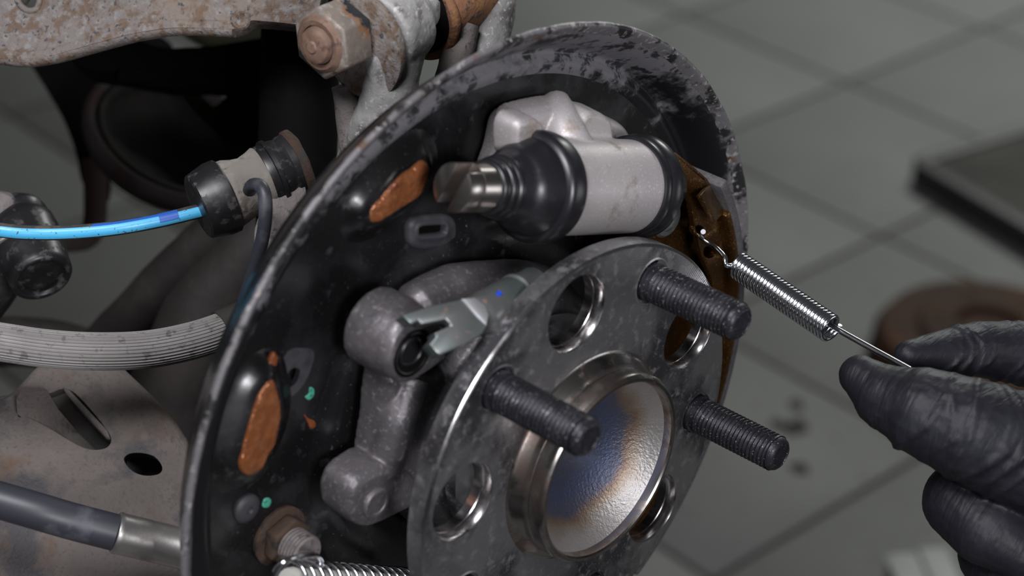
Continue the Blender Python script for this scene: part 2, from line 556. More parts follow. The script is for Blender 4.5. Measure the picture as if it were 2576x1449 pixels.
def glove_lines(m, N, L, b, tc):
    # fine stretch lines of the film, running across the fingers
    mp = N.new('ShaderNodeMapping')
    a = (RT * .85 - UP * .45 - FW * .1).normalized()
    e1, e2, a = frame(a)
    mp.inputs['Rotation'].default_value = Matrix((a, e1, e2)).to_euler()
    mp.inputs['Scale'].default_value = (420, 70, 70)
    L.new(tc, mp.inputs[0])
    t = N.new('ShaderNodeTexNoise'); t.inputs['Scale'].default_value = 1; t.inputs['Detail'].default_value = 3; t.inputs['Distortion'].default_value = .6
    L.new(mp.outputs[0], t.inputs['Vector'])
    bn = N.new('ShaderNodeBump'); bn.inputs['Strength'].default_value = .5; bn.inputs['Distance'].default_value = .0011
    L.new(t.outputs['Fac'], bn.inputs['Height'])
    L.new(b.inputs['Normal'].links[0].from_socket, bn.inputs['Normal'])
    L.new(bn.outputs[0], b.inputs['Normal'])


mat('glove', (.008, .008, .0118), .54, spec=.32, layers=[(60, 6, .45, .75, (.014, .014, .020), .58)], bump=[(900, .35, .2)], extra=glove_lines)
mat('mat_top', (.030, .030, .026), .8, layers=[(10, 5, .4, .7, (.042, .042, .036), .8)], spec=.15)
mat('mat_edge', (.02, .02, .019), .6)
mat('drum_rust', (.034, .019, .013), .8, layers=[(14, 6, .42, .7, (.062, .030, .016), .85), (30, 5, .6, .75, (.022, .016, .012), .8)], spec=.15)
mat('carton_white', (.26, .265, .255), .6, layers=[(12, 4, .4, .7, (.20, .205, .20), .6)])

# ================================================================== FLOOR
FZ = 0.0
TR, TS, TOX, TOY = 4.62688, 0.3, -0.96217, 1.65811
floor_mb = MB()
floor_mb.box((-0.9, 1.2, -0.026), EX, EY, EZ, 4000, 4000, 24)
floor = obj('floor', floor_mb, 'grout', loc=(0, 0, 0))
floor['kind'] = 'structure'
ta = Vector((math.cos(TR), math.sin(TR), 0)); tb = Vector((-math.sin(TR), math.cos(TR), 0))
tm = MB(); g = 147.2
tm.box((0, 0, -0.002), ta, tb, EZ, g, g, 4)
tile_me = build(tm, 'tile', Vector((0, 0, -0.002)), bevel=1.2)
tile_me.materials.append(MAT['tile'])
for i in range(-6, 9):
    for j in range(-6, 9):
        p = Vector((TOX, TOY, -0.004)) + ta * (TS * (i + .5)) + tb * (TS * (j + .5))
        o = bpy.data.objects.new('tile', tile_me); C.objects.link(o); o.location = p; o.parent = floor

# oil spots on the tiles
for k, (px, py, rx, ry, lb) in enumerate([
        (1962, 1070, 11, 8, 'small dark oil spot on the floor tile just above the nearest stud tip'),
        (2002, 1075, 10, 16, 'largest elongated dark oil spot on the floor tile beside the stud tip'),
        (2003, 1018, 8, 7, 'faint dark oil spot on the floor tile, highest of the cluster'),
        (2012, 1178, 10, 7, 'lone dark oil spot on the floor tile right of the stud end')]):
    c = atz(px, py, FZ + .0003)
    q = [c + EX * (rx / 1000 * math.cos(t) * (1 + .2 * math.sin(3 * t + k))) + EY * (ry / 1000 * math.sin(t) * (1 + .2 * math.cos(2 * t + k)))
         for t in [2 * PI * i / 20 for i in range(20)]]
    m = MB().prism(q, Vector((0, 0, .0008)))
    tag(obj('oil_spot', m, 'oil', loc=c), lb, 'oil spot', 'oil spots on the floor')

# unseen underbody of the raised car, added to shade the left floor
ub = thing('unseen_underbody', H(-1150, -150, 170), 'unseen underbody panel of the raised car, added to shade the floor', 'car body')
obj('floor_pan', MB().box(H(-1150, -150, 200), EX, EY, EZ, 780, 1300, 20), 'matte_black', ub, bevel=15)
for k in range(6):
    obj('pan_rib', MB().box(H(-1150, -1150 + 400 * k, 174), EX, EY, EZ, 740, 35, 8), 'matte_black', ub, bevel=6)

# dark board lying on the floor at the right
bz = FZ + .030
c0, c1, c2 = atz(2312, 402, bz), atz(2640, 305, bz), atz(2640, 595, bz)
d1 = (c1 - c0); d2 = (c2 - c0)
bl = thing('floor_board', Vector((c0.x, c0.y, 0)), 'dark grey board with black edging lying on the tiles at the right', 'board')
e1 = d1.normalized(); e2 = (d2 - e1 * d2.dot(e1)).normalized()
d1n = d1.normalized() * .62; d2n = d2.normalized() * .55
quad = [c0, c0 + d1n, c0 + d1n + d2n, c0 + d2n]
obj('board_top', MB().prism([q + Vector((0, 0, -.003)) for q in rnd(quad, .012)], Vector((0, 0, -.025))), 'mat_top', bl)
for i in range(4):
    a, b2 = quad[i], quad[(i + 1) % 4]
    d = (b2 - a).normalized(); n = d.cross(EZ)
    obj('edging', MB().box((a + b2) / 2 + Vector((0, 0, -.0145)), d, n, EZ, (b2 - a).length * 500, 9, 15), 'mat_edge', bl, bevel=3)

# old rusty brake drum standing on the floor behind the hand
dc = atz(2475, 905, FZ + .02)
dr = thing('rusty_brake_drum', Vector((dc.x, dc.y, 0)), 'rusty brown brake drum lying on the tiles behind the gloved hand', 'brake drum')
do = Vector((dc.x, dc.y, 0))
obj('drum_shell', MB().lathe([(92, 2), (112, 0), (116, 3), (116, 14), (113, 18), (112, 40), (104, 52), (92, 54)], do, EZ, 72), 'drum_rust', dr)
obj('drum_face', MB().lathe([(92, 54), (72, 55), (66, 62), (34, 63), (33, 55), (0.01, 55)], do, EZ, 72), 'drum_rust', dr)
for k in range(5):
    t = 2 * PI * k / 5
    obj('stud_hole_rim', MB().lathe([(6, 62.5), (8, 63.6), (10, 62.6)], do + Vector((math.cos(t), math.sin(t), 0)) * .050, EZ, 20), 'drum_rust', dr)

# white carton near the bottom edge
bz = .07
ca, cb_ = atz(2218, 1372, bz), atz(2372, 1366, bz)
dd = (cb_ - ca); dl = dd.length; dd = dd.normalized(); nn = Vector((dd.y, -dd.x, 0))
if nn.dot(CAM - ca) < 0: nn = -nn
bx = thing('white_carton', Vector((ca.x, ca.y, 0)), 'small white carton with flaps on the floor at the bottom right', 'carton')
obj('carton_body', MB().box((ca + dd * (dl * .55) + nn * .06) * 1 + Vector((0, 0, -.037)), dd, nn, EZ, dl * 470, 56, 32), 'carton_white', bx, bevel=2)
for s in (0, 1):
    a = ca + dd * (dl * (.03 + .54 * s)) + Vector((0, 0, -.003))
    obj('flap', MB().box(a + dd * (dl * .24) + nn * .055, dd, (nn + EZ * .10 * (1 - s)).normalized(), (EZ - nn * .1 * (1 - s)).normalized(), dl * 235, 52, 1), 'carton_white', bx, bevel=.6)

# ================================================================== BACKING PLATE
BP = -47.0          # plate face plane (mm)
plate = thing('brake_backing_plate', H(BP, 0, -126), 'round black painted backing plate with chipped dished rim behind the hub', 'backing plate')
face = MB()
outer = circ(BP, 0, 0, 107, 128)
tear = closed([atx(px, py, BP) for px, py in [(722, 972), (720, 950), (730, 930), (744, 925), (754, 932), (748, 955), (736, 970)]], 4)
face.holed([outer, circ(BP, 0, 0, 70, 96), tear], Vector((-.0016, 0, 0)))
obj('plate_face', face, 'black_paint', plate)
obj('centre_dome', MB().lathe([(70.2, BP), (68, BP + .3), (65.5, BP + 1.6), (63, BP + 2.9), (60, BP + 3.2), (44, BP + 3.2), (42, BP + 2), (42, BP - 2),
                               (60, BP + 1.4), (70.2, BP - 1.6)], HUB, EX, 128, e=HUBF), 'black_paint', plate)
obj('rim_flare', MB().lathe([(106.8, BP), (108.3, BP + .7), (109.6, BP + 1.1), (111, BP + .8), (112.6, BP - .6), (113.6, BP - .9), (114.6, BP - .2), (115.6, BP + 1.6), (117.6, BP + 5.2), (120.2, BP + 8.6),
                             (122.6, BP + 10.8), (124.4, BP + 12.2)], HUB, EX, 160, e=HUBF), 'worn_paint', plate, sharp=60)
obj('rim_edge', MB().lathe([(122.2, BP + 10.5), (123.4, BP + 11.7), (124.6, BP + 12.7), (125.1, BP + 13.0), (125.6, BP + 13.1), (126.2, BP + 12.7), (126.5, BP + 11.8), (125.6, BP + 10.6)], HUB, EX, 200, e=HUBF), 'chipped_edge', plate, sharp=60, jitter=(.30, 260))
obj('rim_outer_wall', MB().lathe([(125.6, BP + 10.7), (123, BP + 8.6), (120.4, BP + 5.8), (118, BP + 1.4), (116.5, BP - 1.5), (113, BP - 2.6), (106.8, BP - 1.7)], HUB, EX, 160, e=HUBF), 'black_paint', plate, sharp=60)


def ledge(px_pts, lift, name_lb):
    top = [atx(a, b, BP + lift) for a, b in px_pts]
    top = closed(top, 4)
    loops = []
    for off, x in ((8.5, BP - .2), (6.4, BP + .5), (4.6, BP + 1.9), (3.0, BP + lift * .72), (1.4, BP + lift * .93), (.0, BP + lift)):
        l = offset(top, off, EX)
        loops.append([Vector((x / 1000, q.y, q.z)) for q in l])
    return obj('shoe_rest', MB().loft(loops, cap0=False), 'black_paint', plate, sharp=60), top


G1 = [(1050, 408), (1071, 406), (1079, 432), (1070, 462), (1040, 500), (990, 535), (950, 556), (934, 556), (931, 528), (965, 485), (1010, 437)]
G2 = [(684, 955), (697, 985), (705, 1030), (700, 1075), (688, 1115), (664, 1165), (640, 1190), (611, 1190), (602, 1160), (615, 1100), (632, 1040), (655, 985)]
for gp, lb in ((G1, 'upper'), (G2, 'lower')):
    led, top = ledge(gp, 4.4, lb)
    cc = sum(top, Vector()) / len(top)
    loops = [[cc + (q - cc) * f_ + EX * (dx / 1000) for q in top] for f_, dx in ((1.01, -.2), (1.0, .35), (.95, .8), (.86, 1.0), (.72, 1.05), (.56, 1.1), (.4, 1.1), (.24, 1.1), (.1, 1.1))]
    gr = obj('copper_grease', MB().loft(loops), 'copper_grease', led, sharp=80, jitter=(.75, 260))
    lab(gr, lb + ' smear of orange copper grease on its shoe rest')


def patch(name, pxs, x, th, m, parent, jit=None, sm=4):
    q = closed([atx(a, b, x) for a, b in pxs], sm)
    cc = sum(q, Vector()) / len(q)
    loops = [[cc + (v - cc) * f_ + EX * (h * th / 1000) for v in q] for f_, h in ((1, 0), (.97, .7), (.85, 1), (.5, 1.05), (.1, 1.1))]
    return obj(name, MB().loft(loops), m, parent, sharp=80, jitter=jit)


patch('grease_smear', [(683, 882), (694, 893), (690, 915), (681, 938), (668, 930), (672, 905)], BP + 1.2, 1.2, 'grease_smear', plate, (.25, 900))
patch('grease_smear', [(764, 1042), (772, 1050), (790, 1058), (792, 1072), (780, 1078), (772, 1062)], BP, .6, 'grease_smear', plate, (.12, 900))
patch('green_paint_mark', [(778, 974), (789, 978), (788, 995), (776, 1006), (767, 998), (776, 990)], BP, .35, 'green_paint', plate)
patch('green_paint_mark', [(664, 1255), (677, 1252), (682, 1262), (673, 1276), (659, 1274)], BP, .35, 'green_paint', plate)
# bare worn metal around the tear-shaped hole
wr = [[q + EX * .0001 for q in tear]]
cc = sum(tear, Vector()) / len(tear)
for f_ in (1.35, 1.9, 2.6):
    wr.append([cc + (q - cc) * f_ * (1 + .22 * mnoise.noise(q * 300)) + Vector((.00012 - .00004 * f_, .0004 * (f_ - 1), .0012 * (f_ - 1))) for q in tear])
obj('worn_patch', MB().loft(wr, cap0=False, cap1=False), 'bare_metal', plate, sharp=80)
# oval rubber plug with a slot
def sup(cx, cy, a, b, x, n=48, ex=.6, tilt=-.06):
    out = []
    for k in range(n):
        t = 2 * PI * k / n
        u = a * math.copysign(abs(math.cos(t)) ** ex, math.cos(t)); w = b * math.copysign(abs(math.sin(t)) ** ex, math.sin(t))
        out.append(atx(cx + u, cy + w + tilt * u, x))
    return out


pb0 = sup(1078, 580, 61, 42, BP)
pv_ = [[v + EX * (h / 1000) for v in offset(pb0, o_, EX)] for o_, h in ((0, -.3), (.1, 1.0), (-.5, 1.9), (-1.6, 2.4))]
s1 = sup(1086, 579, 34, 13, BP + 2.4, ex=.5)
pv_ += [[v + EX * (h / 1000) for v in offset(s1, o_, EX)] for o_, h in ((1.6, 0), (1.2, .5), (.4, .6), (0, .3), (-.1, -2.2))]
plug = obj('rubber_plug', MB().loft(pv_, cap1=False), 'plug_rubber', plate, sharp=70)
lab(obj('slot', MB().loft([[v + EX * (h / 1000) for v in s1] for h in (-1.9, -2.2)]), 'matte_black', plug, sharp=50), 'narrow dark slot in the rubber plug')  # slot floor coloured black, the shade of the recess put into colour
# small round plug
rp_c = atx(618, 1277, BP)
rp = obj('round_plug', MB().lathe([(4.6, -.3), (4.5, .8), (3.9, 1.5), (2.6, 1.9), (1.3, 2.0), (.9, 1.3), (.01, 1.2)], rp_c, EX, 32), 'plug_rubber', plate)

# rusty mounting bolt of the plate
mb_c = atx(700, 1345, BP)
mbolt = thing('mounting_bolt', mb_c, 'rusty threaded bolt end with flanged nut at the foot of the backing plate', 'bolt')


def hexagon(c, ax, r, h0, h1, rot=0, ch=.8):
    e1, e2, a = frame(ax)
    m = MB(); loops = []
    for rr, hh in ((r - ch, h0), (r, h0 + ch * .6), (r, h1 - ch * .6), (r - ch, h1)):
        loops.append([c + a * (hh / 1000) + (e1 * math.cos(rot + PI / 3 * k) + e2 * math.sin(rot + PI / 3 * k)) * (rr / 1000) for k in range(6)])
    return m.loft(loops)


def thread(o, ax, R, depth, pitch, h0, h1, nt=28, per=6):
    """a true helical thread surface"""
    e1, e2, a = frame(ax)
    m = MB(); nx = int((h1 - h0) / pitch * per); v = []; f = []
    for i in range(nx + 1):
        h = h0 + (h1 - h0) * i / nx
        for k in range(nt):
            t = 2 * PI * k / nt
            ph = (h / pitch + k / nt) % 1.0
            w = abs(2 * ph - 1); w = min(1, max(0, (w - .12) / .72))
            fade = min(1, (h - h0) / pitch * 1.2, (h1 - h) / pitch * 1.2)
            r = R - depth * w * max(0, fade)
            v.append(o + a * (h / 1000) + (e1 * math.cos(t) + e2 * math.sin(t)) * (r / 1000))
    for i in range(nx):
        for k in range(nt):
            k2 = (k + 1) % nt
            f.append((i * nt + k, i * nt + k2, (i + 1) * nt + k2, (i + 1) * nt + k))
    m.add(v, f)
    return m


obj('washer', MB().lathe([(4, 0), (9.5, 0), (9.6, 1.1), (8.6, 1.6), (4, 1.6)], mb_c, EX, 40), 'dark_rust', mbolt, jitter=(.35, 500))
obj('nut', hexagon(mb_c, EX, 7.8, 1.4, 6.5, .3), 'dark_rust', mbolt, bevel=.7, jitter=(.9, 260))
tb_ = thread(mb_c, EX, 5.6, .6, 1.25, 6, 12.5)
tb_.lathe([(5.5, 12.5), (5.0, 13.2), (.01, 13.4)], mb_c, EX, 28)
obj('threaded_end', tb_, 'dark_casting', mbolt, sharp=50)

# ================================================================== KNUCKLE CASTING (between plate and hub)
kn = thing('bearing_carrier', H(-40, -40, -12), 'dark grey cast bearing carrier with two bosses behind the hub flange', 'casting')
KX = -30


def px_loft(pxs, x, prof, r=.004):
    q = rnd([atx(a, b, x) for a, b in pxs], r, 3)
    return [[v + EX * (dx / 1000) for v in offset(q, off, EX)] for off, dx in prof]


km = MB()
km.loft(px_loft([(975, 930), (1040, 968), (1120, 930), (1200, 930), (1240, 1020), (1220, 1140), (1140, 1230), (1060, 1235), (1010, 1185), (945, 1170), (955, 1100), (965, 1030)], KX,
                ((1.0, -9), (.6, -5), (0, -2), (-1.2, 0), (-3, 1))))
km.loft(px_loft([(880, 1242), (893, 1212), (945, 1172), (1000, 1165), (1030, 1190), (1075, 1238), (1075, 1262), (1035, 1280), (985, 1307), (930, 1330), (898, 1320), (878, 1290)], KX + 4,
                ((.8, -12), (.5, -4), (0, -1.4), (-1.2, 0), (-3, .6))))
bc = atx(1048, 876, -20)
km.lathe([(.01, -18), (11.8, -18), (11.7, -9), (11.1, -2.2), (10.4, -.6), (9.4, 0), (.01, 0)], bc, EX, 56)
km.loft(px_loft([(960, 880), (1035, 966), (1128, 905), (1120, 860), (1020, 820)], -22, ((.5, -14), (0, -1), (-1.0, 0), (-2, .3)), .002))
rdg = spline([atx(1030, 950, -32), atx(1002, 1040, -30), atx(985, 1110, -30), atx(965, 1175, -31)], 6)
km.tube(rdg, [6.0] * len(rdg), 16)
rb2 = spline([atx(1020, 800, -34.5), atx(1110, 748, -34.5), atx(1190, 728, -34), atx(1340, 728, -34), atx(1420, 800, -34)], 6)
km.tube(rb2, [6, 7] + [8.5] * (len(rb2) - 2), 20)
km.loft([[v for v in circ(x, 0, 0, r, 64)] for x, r in ((-42.5, 45), (-34, 43.5), (-28, 41.5), (-25, 39))])
cast('carrier_body', km, 'cast_iron', kn, .6, 5, (.7, 7))
obj('boss_bore', MB().lathe([(7.4, .05), (6.6, .35), (6.1, -.2), (5.9, .2), (.01, .2)], bc + H(0, -1.5, -1) - HUB, EX, 40), 'matte_black', kn)  # black disc standing for the open bore, its shade put into the colour
obj('locating_pin', MB().lathe([(4.4, .1), (4.4, .5), (4.0, .8), (3.6, .5), (.01, .5)], bc + H(0, -2.4, .2) - HUB, EX, 32), 'rubber', kn)  # rod end coloured black so the bore looks dark
hb = atx(944, 1264, KX + 4.6)
obj('bolt_head', MB().lathe([(5.0, -1), (4.9, .7), (4.3, 1.2), (3.5, 1.2), (3.2, .8), (.01, .9)], hb, EX, 36), 'cast_iron', kn)
backing_mb = MB().lathe([(.01, -49.5), (80, -49.5), (82, -52), (80, -60), (70, -66), (.01, -66)], HUB, EX, 72, e=HUBF)  # black disc added behind the plate so its hole looks dark
tag(obj('hole_backing', backing_mb, 'matte_black', loc=H(-55, 0, -82), sharp=40), 'black disc added behind the plate to darken its tear-shaped hole', 'flange')

# ================================================================== FORKED ROD (zinc plated)
fk = thing('forked_adjuster_rod', atx(1130, 900, -19), 'zinc plated forked rod with notched jaws resting against the cast boss', 'adjuster')
FX = -8.5
fpx = [(1012, 794), (1080, 770), (1165, 752), (1208, 762), (1228, 790), (1226, 818), (1213, 838), (1170, 866), (1108, 893), (1098, 886), (1081, 866), (1098, 846), (1092, 838), (1136, 818), (1122, 803), (1062, 816), (1052, 806), (1036, 816)]
nf = Vector((.74, -.20, .64)).normalized()
pf = atx(1130, 830, FX)
fq = [atp(a, b, pf, nf) for a, b in fpx]
obj('fork_plate', MB().prism(fq, nf * -.0062), 'zinc', fk, bevel=.7)
ax0 = atp(1216, 789, pf, nf) - nf * .0045
ax1 = atp(1335, 722, ax0 - EX * .005, Vector((1, 0, 0)))
adir = (ax1 - ax0).normalized()
obj('shank', MB().lathe([(.01, -1), (5.4, 0), (6.2, 1.5), (6.2, 18), (5.6, 18.4), (5.6, 19.6), (6.4, 20), (6.4, 21), (5.5, 21.5), (5.5, 30), (.01, 30)], ax0, adir, 40), 'zinc', fk)
cp = [(1160, 752), (1194, 749), (1220, 768), (1228, 794), (1222, 820)]
obj('cut_face', MB().prism([atp(a, b, pf, nf) + nf * .0004 for a, b in cp], nf * -.003), 'zinc_bright', fk, bevel=.3)
bi = ax0 + adir * .0065
pv = (CAM - bi); pv = (pv - adir * pv.dot(adir)).normalized(); pv = (pv + UP * .75).normalized(); pv = (pv - adir * pv.dot(adir)).normalized()
sd = adir.cross(pv)
obj('blue_mark', MB().prism([bi + pv * .0060 + adir * a + sd * b for a, b in ((-.0015, 0), (0, .0010), (.0014, .0006), (.0012, -.0008), (0, -.0006))], pv * .0004), 'blue_ink', fk)

# ================================================================== HUB
hub = thing('wheel_hub', H(0, 0, -68.75), 'machined steel wheel hub with five studs and round lightening holes', 'wheel hub')
ORG[hub.name] = HUB.copy(); hub.location = HUB
PH = 61.0
holes = [(53.6 * math.cos(math.radians(PH + 36 + 72 * k)), 53.6 * math.sin(math.radians(PH + 36 + 72 * k))) for k in range(5)]
studs = [(57.15 * math.cos(math.radians(PH + 72 * k)), 57.15 * math.sin(math.radians(PH + 72 * k))) for k in range(5)]
RF, TH = 68.75, 7.0
fl = MB()


def ring_faces(mb, l0, l1):
    n = len(l0)
    mb.add(list(l0) + list(l1), [(i, (i + 1) % n, (i + 1) % n + n, i + n) for i in range(n)])


loops = [circ(0, 0, 0, RF - .95, 144)] + [circ(0, y, z, 12.3, 40) for y, z in holes] + [circ(0, y, z, 7.0, 32) for y, z in studs] + [circ(0, 0, 0, 34.5, 72)]
tri = tessellate_polygon(loops)
fl.add([q for l in loops for q in l], tri)
bk = [[q + EX * (-TH / 1000) for q in l] for l in [circ(0, 0, 0, RF - .6, 144)] + [circ(0, y, z, 12.2, 40) for y, z in holes] + [circ(0, 0, 0, 34.5, 72)]]
fl.add([q for l in bk for q in l], tessellate_polygon(bk))
ring_faces(fl, circ(-.7, 0, 0, RF, 144), circ(-TH + .6, 0, 0, RF, 144))
ring_faces(fl, circ(-TH + .6, 0, 0, RF, 144), bk[0])
flange = obj('flange', fl, 'hub_steel', hub, sharp=25)
ch = MB(); ring_faces(ch, circ(0, 0, 0, RF - .95, 144), circ(-.35, 0, 0, RF - .3, 144)); ring_faces(ch, circ(-.35, 0, 0, RF - .3, 144), circ(-.7, 0, 0, RF, 144))
lab(obj('edge_chamfer', ch, 'bright_steel', hub, sharp=60), 'polished bevel around the flange')
for y, z in holes:
    w = MB()
    ring_faces(w, circ(0, y, z, 12.3, 40), circ(-.7, y, z, 11.8, 40))
    ring_faces(w, circ(-.7, y, z, 11.8, 40), circ(-3.6, y, z, 11.7, 40))
    ring_faces(w, circ(-3.6, y, z, 11.7, 40), circ(-3.8, y, z, 11.5, 40))
    ring_faces(w, circ(-3.8, y, z, 11.5, 40), circ(-TH, y, z, 11.5, 40))
    ring_faces(w, circ(-TH, y, z, 11.5, 40), circ(-TH, y, z, 12.2, 40))
    obj('hole_wall', w, 'bright_steel', hub, sharp=40)
# file-marked sector of the flange near one stud
sec = MB(); v = []; f = []
n = 44
for k in range(n * 2 + 1):
    t = math.radians(25 + 37 * k / (2 * n))
    up = .12 if k % 2 else .0
    for r in (61.5, 64.5, 67.7):
        v.append(H(.06 + up, r * math.cos(t), r * math.sin(t)))
for k in range(2 * n):
    for j in range(2):
        f.append((k * 3 + j, k * 3 + j + 1, k * 3 + j + 4, k * 3 + j + 3))
sec.add(v, f)
lab(obj('file_marks', sec, 'bright_steel', hub, sharp=5), 'radial file marks at the flange edge')
obj('pilot_boss', MB().lathe([(35.2, -.1), (34.2, .15), (33.3, .9), (32.6, 2.4), (31.9, 3.2), (31.4, 4.5), (31.35, 5.4), (30.9, 5.7), (31.3, 6.0), (31.3, 9.8), (30.9, 10.6), (30.2, 11.2), (29.2, 11.2), (28.7, 10.7),
                              (28.5, 9.5), (28.4, 7.6)], HUB, EX, 128, e=HUBF), 'boss_steel', hub, sharp=28)
bowl = [(28.5, 8.2), (28.0, 7.4), (27.2, 5.4), (26.0, 3.6), (24.2, 1.4), (22, -.6), (19, -2.8), (15.5, -4.6), (11, -6.2), (6, -7), (.01, -7.2)]
obj('bowl', MB().lathe(bowl, HUB, EX, 128, e=HUBF), 'tempered_forging', hub, sharp=80)
obj('bearing_body', MB().lathe([(34, -TH + .5), (40.5, -TH + .2), (40.5, -TH - 8), (38, -TH - 10), (38, -22), (20, -22)], HUB, EX, 96, e=HUBF), 'hub_steel', hub)
st0 = MB()
st0.lathe([(.01, -6), (6.3, -6), (6.3, .8), (5.5, 1.1), (5.5, 2.6), (5.75, 3.2)], HUB, EX, 40, e=HUBF)
th = thread(HUB, EX, 6.0, .62, 1.5, 3.2, 32.0, 40, 8)
st0.add(th.v, th.f)
st0.lathe([(5.75, 32.0), (5.6, 32.6), (5.2, 33.5), (4.5, 34.1), (4.1, 34.25), (3.9, 33.8), (.01, 33.8)], HUB, EX, 40, e=HUBF)
stud_me = build(st0, 'wheel_stud', HUB, sharp=32)
stud_me.materials.append(MAT['stud_steel'])
for k, (y, z) in enumerate(studs):
    o = bpy.data.objects.new('wheel_stud', stud_me); C.objects.link(o)
    o.parent = hub; o.location = (0, y / 1000, z / 1000); o.rotation_euler = (.9 * k, 0, 0)
    r = MB(); r.lathe([(7.0, -.05), (7.4, .25), (8.0, .05)], H(0, y, z), EX, 36)
    r.lathe([(7.0, -.05), (7.0, -1.6), (6.2, -1.6)], H(0, y, z), EX, 36)
    obj('stud_seat', r, 'hub_steel', hub)
hub['label'] = 'machined steel wheel hub with five dark studs and round holes'

# ================================================================== WHEEL CYLINDER
tdir = Vector((0, .943, -.333)).normalized()
ndir = EX.cross(tdir).normalized()
if ndir.z < 0: ndir = -ndir
WO = H(-24, -2.4, 84.0)
wc = thing('wheel_cylinder', WO - ndir * .016, 'grey cast aluminium wheel cylinder with black rubber boots on the backing plate', 'wheel cylinder')
FWC = (EX, ndir, tdir)


def L3(s, n, x):                                   # cylinder frame in mm (along, radial, hub x)
    q = WO + tdir * (s / 1000) + ndir * (n / 1000)
    return Vector((x / 1000, q.y, q.z))


bd = MB()
bd.lathe([(.01, 4), (13.6, 4), (14.2, 5), (14.5, 12), (14.6, 30), (14.5, 51), (14.0, 52), (.01, 52)], WO, tdir, 64, e=(EX, ndir, tdir))


def clofts(pxs, x, prof, r=.003):
    q = rnd([atx(a, b, x) for a, b in pxs], r, 3)
    bd.loft([[v + EX * (dx / 1000) for v in offset(q, off, EX)] for off, dx in prof])


clofts([(1190, 420), (1213, 365), (1226, 296), (1240, 274), (1262, 263), (1352, 246), (1440, 258), (1505, 282), (1540, 300), (1570, 360), (1540, 430)], -46.6, ((0, 0), (-.2, 4), (-.8, 6.0), (-1.6, 6.6)), .004)
clofts([(1286, 290), (1345, 274), (1400, 264), (1450, 272), (1500, 290), (1548, 345), (1500, 420), (1300, 410)], -38, ((1.5, -6), (.6, 0), (-.6, 2.6), (-2, 3.4)))
rq = spline([atx(1396, 258, -42.5), atx(1404, 282, -38.5), atx(1418, 322, -33), atx(1438, 368, -28.5), atx(1462, 420, -26)], 6)
bd.tube(rq, [4.6 + .11 * k for k in range(len(rq))], 24)
clofts([(1300, 350), (1302, 322), (1314, 304), (1352, 303), (1370, 314), (1375, 345), (1372, 400), (1302, 400)], -27.5, ((.8, -9), (.3, -2), (-.2, -.6), (-1, 0)), .0016)
clofts([(1462, 318), (1470, 298), (1486, 283), (1522, 290), (1542, 306), (1545, 340), (1556, 380), (1480, 390)], -28.5, ((.8, -10), (.3, -2), (-.2, -.6), (-1, 0)), .0016)
cast('cylinder_body', bd, 'cast_aluminium', wc, .42, 3)
# boots
bt = [(14.2, 7.5), (15.3, 7.6), (16.3, 6.8), (16.6, 5.5), (16.6, 1.6), (16.2, .5), (15.2, -.3), (14.4, -.6), (14.2, -1.6), (13.6, -3.2), (12.5, -6.2), (11.6, -7.8), (11.2, -8.2), (10.2, -9.6), (9.6, -12), (9.3, -12.6),
      (9.6, -13.2), (9.4, -14.0), (8.7, -14.6), (8.8, -15.6), (8.9, -16.2), (8.5, -17.0), (8.0, -17.2), (8.1, -18.2), (8.0, -19.4), (7.4, -20.0), (6.6, -20.0)]
obj('dust_boot', MB().lathe(bt, WO, tdir, 72, e=FWC), 'rubber', wc, sharp=50)
bt2 = [(14.2, 47.5), (15.2, 47.3), (15.7, 48), (15.9, 50), (15.4, 50.6), (15.9, 51.4), (16.3, 53), (16.2, 55.5), (15.2, 57.0), (13.6, 58), (12, 60.5), (10, 63), (8.5, 66), (8, 69), (6.5, 70)]
obj('dust_boot', MB().lathe(bt2, WO, tdir, 72, e=FWC), 'rubber', wc, sharp=50)
obj('bore_ring', MB().lathe([(12.6, 60.1), (13.3, 59.6), (13.9, 58.2), (14.1, 56.9), (13.6, 57.4)], WO, tdir, 64, e=FWC), 'plug_rubber', wc)
# piston with a slot: two half cheeks and a stem
ps = MB().lathe([(7.0, -18), (7.0, -27.0), (.01, -27.0)], WO, tdir, 48, e=FWC)
piston = obj('piston', ps, 'piston_steel', wc)
slot_dir = (ndir * .96 + EX * .28).normalized()     # direction of the slot across the end
sn = tdir.cross(slot_dir).normalized()
for s in (-1, 1):
    pts = []
    for k in range(25):
        t = -PI / 2 + PI * k / 24
        a, b = 7.0 * math.cos(t), 7.0 * math.sin(t)
        pts.append((a, b))
    pts = [(a, b) for a, b in pts if a > 2.1]
    pts = [(2.1, -math.sqrt(49 - 4.41))] + pts + [(2.1, math.sqrt(49 - 4.41))]
    poly = [WO + tdir * (-.0335) + sn * (s * a / 1000) + slot_dir * (b / 1000) for a, b in pts]
    obj('slot_cheek', MB().prism(poly, tdir * .0068), 'piston_steel', piston, bevel=.35)

# ================================================================== BRAKE SHOE
shoe = thing('brake_shoe', H(-30, 95, -60), 'gold brown brake shoe with grey lining at the right of the hub', 'brake shoe')
SX = -31
web_px = [(1594, 592), (1600, 540), (1640, 470), (1690, 410), (1730, 420), (1765, 480)]
arc = [pol(SX, 98, a) for a in (20, 12, 4, -4, -12, -20, -30, -40, -50, -60)]
inn = [pol(SX, 66, a) for a in (-60, -50, -40, -30, -20, -10, 0, 10)]
web = [atx(a, b, SX) for a, b in web_px] + arc + inn + [atx(1560, 700, SX)]
hole2 = closed([atx(a, b, -21) for a, b in [(1770, 640), (1774, 622), (1790, 618), (1802, 632), (1796, 646), (1782, 650)]], 4)
obj('web', MB().holed([web], Vector((-.003, 0, 0))), 'gold_chromate', shoe, sharp=30)
# curved table and lining
tab = []


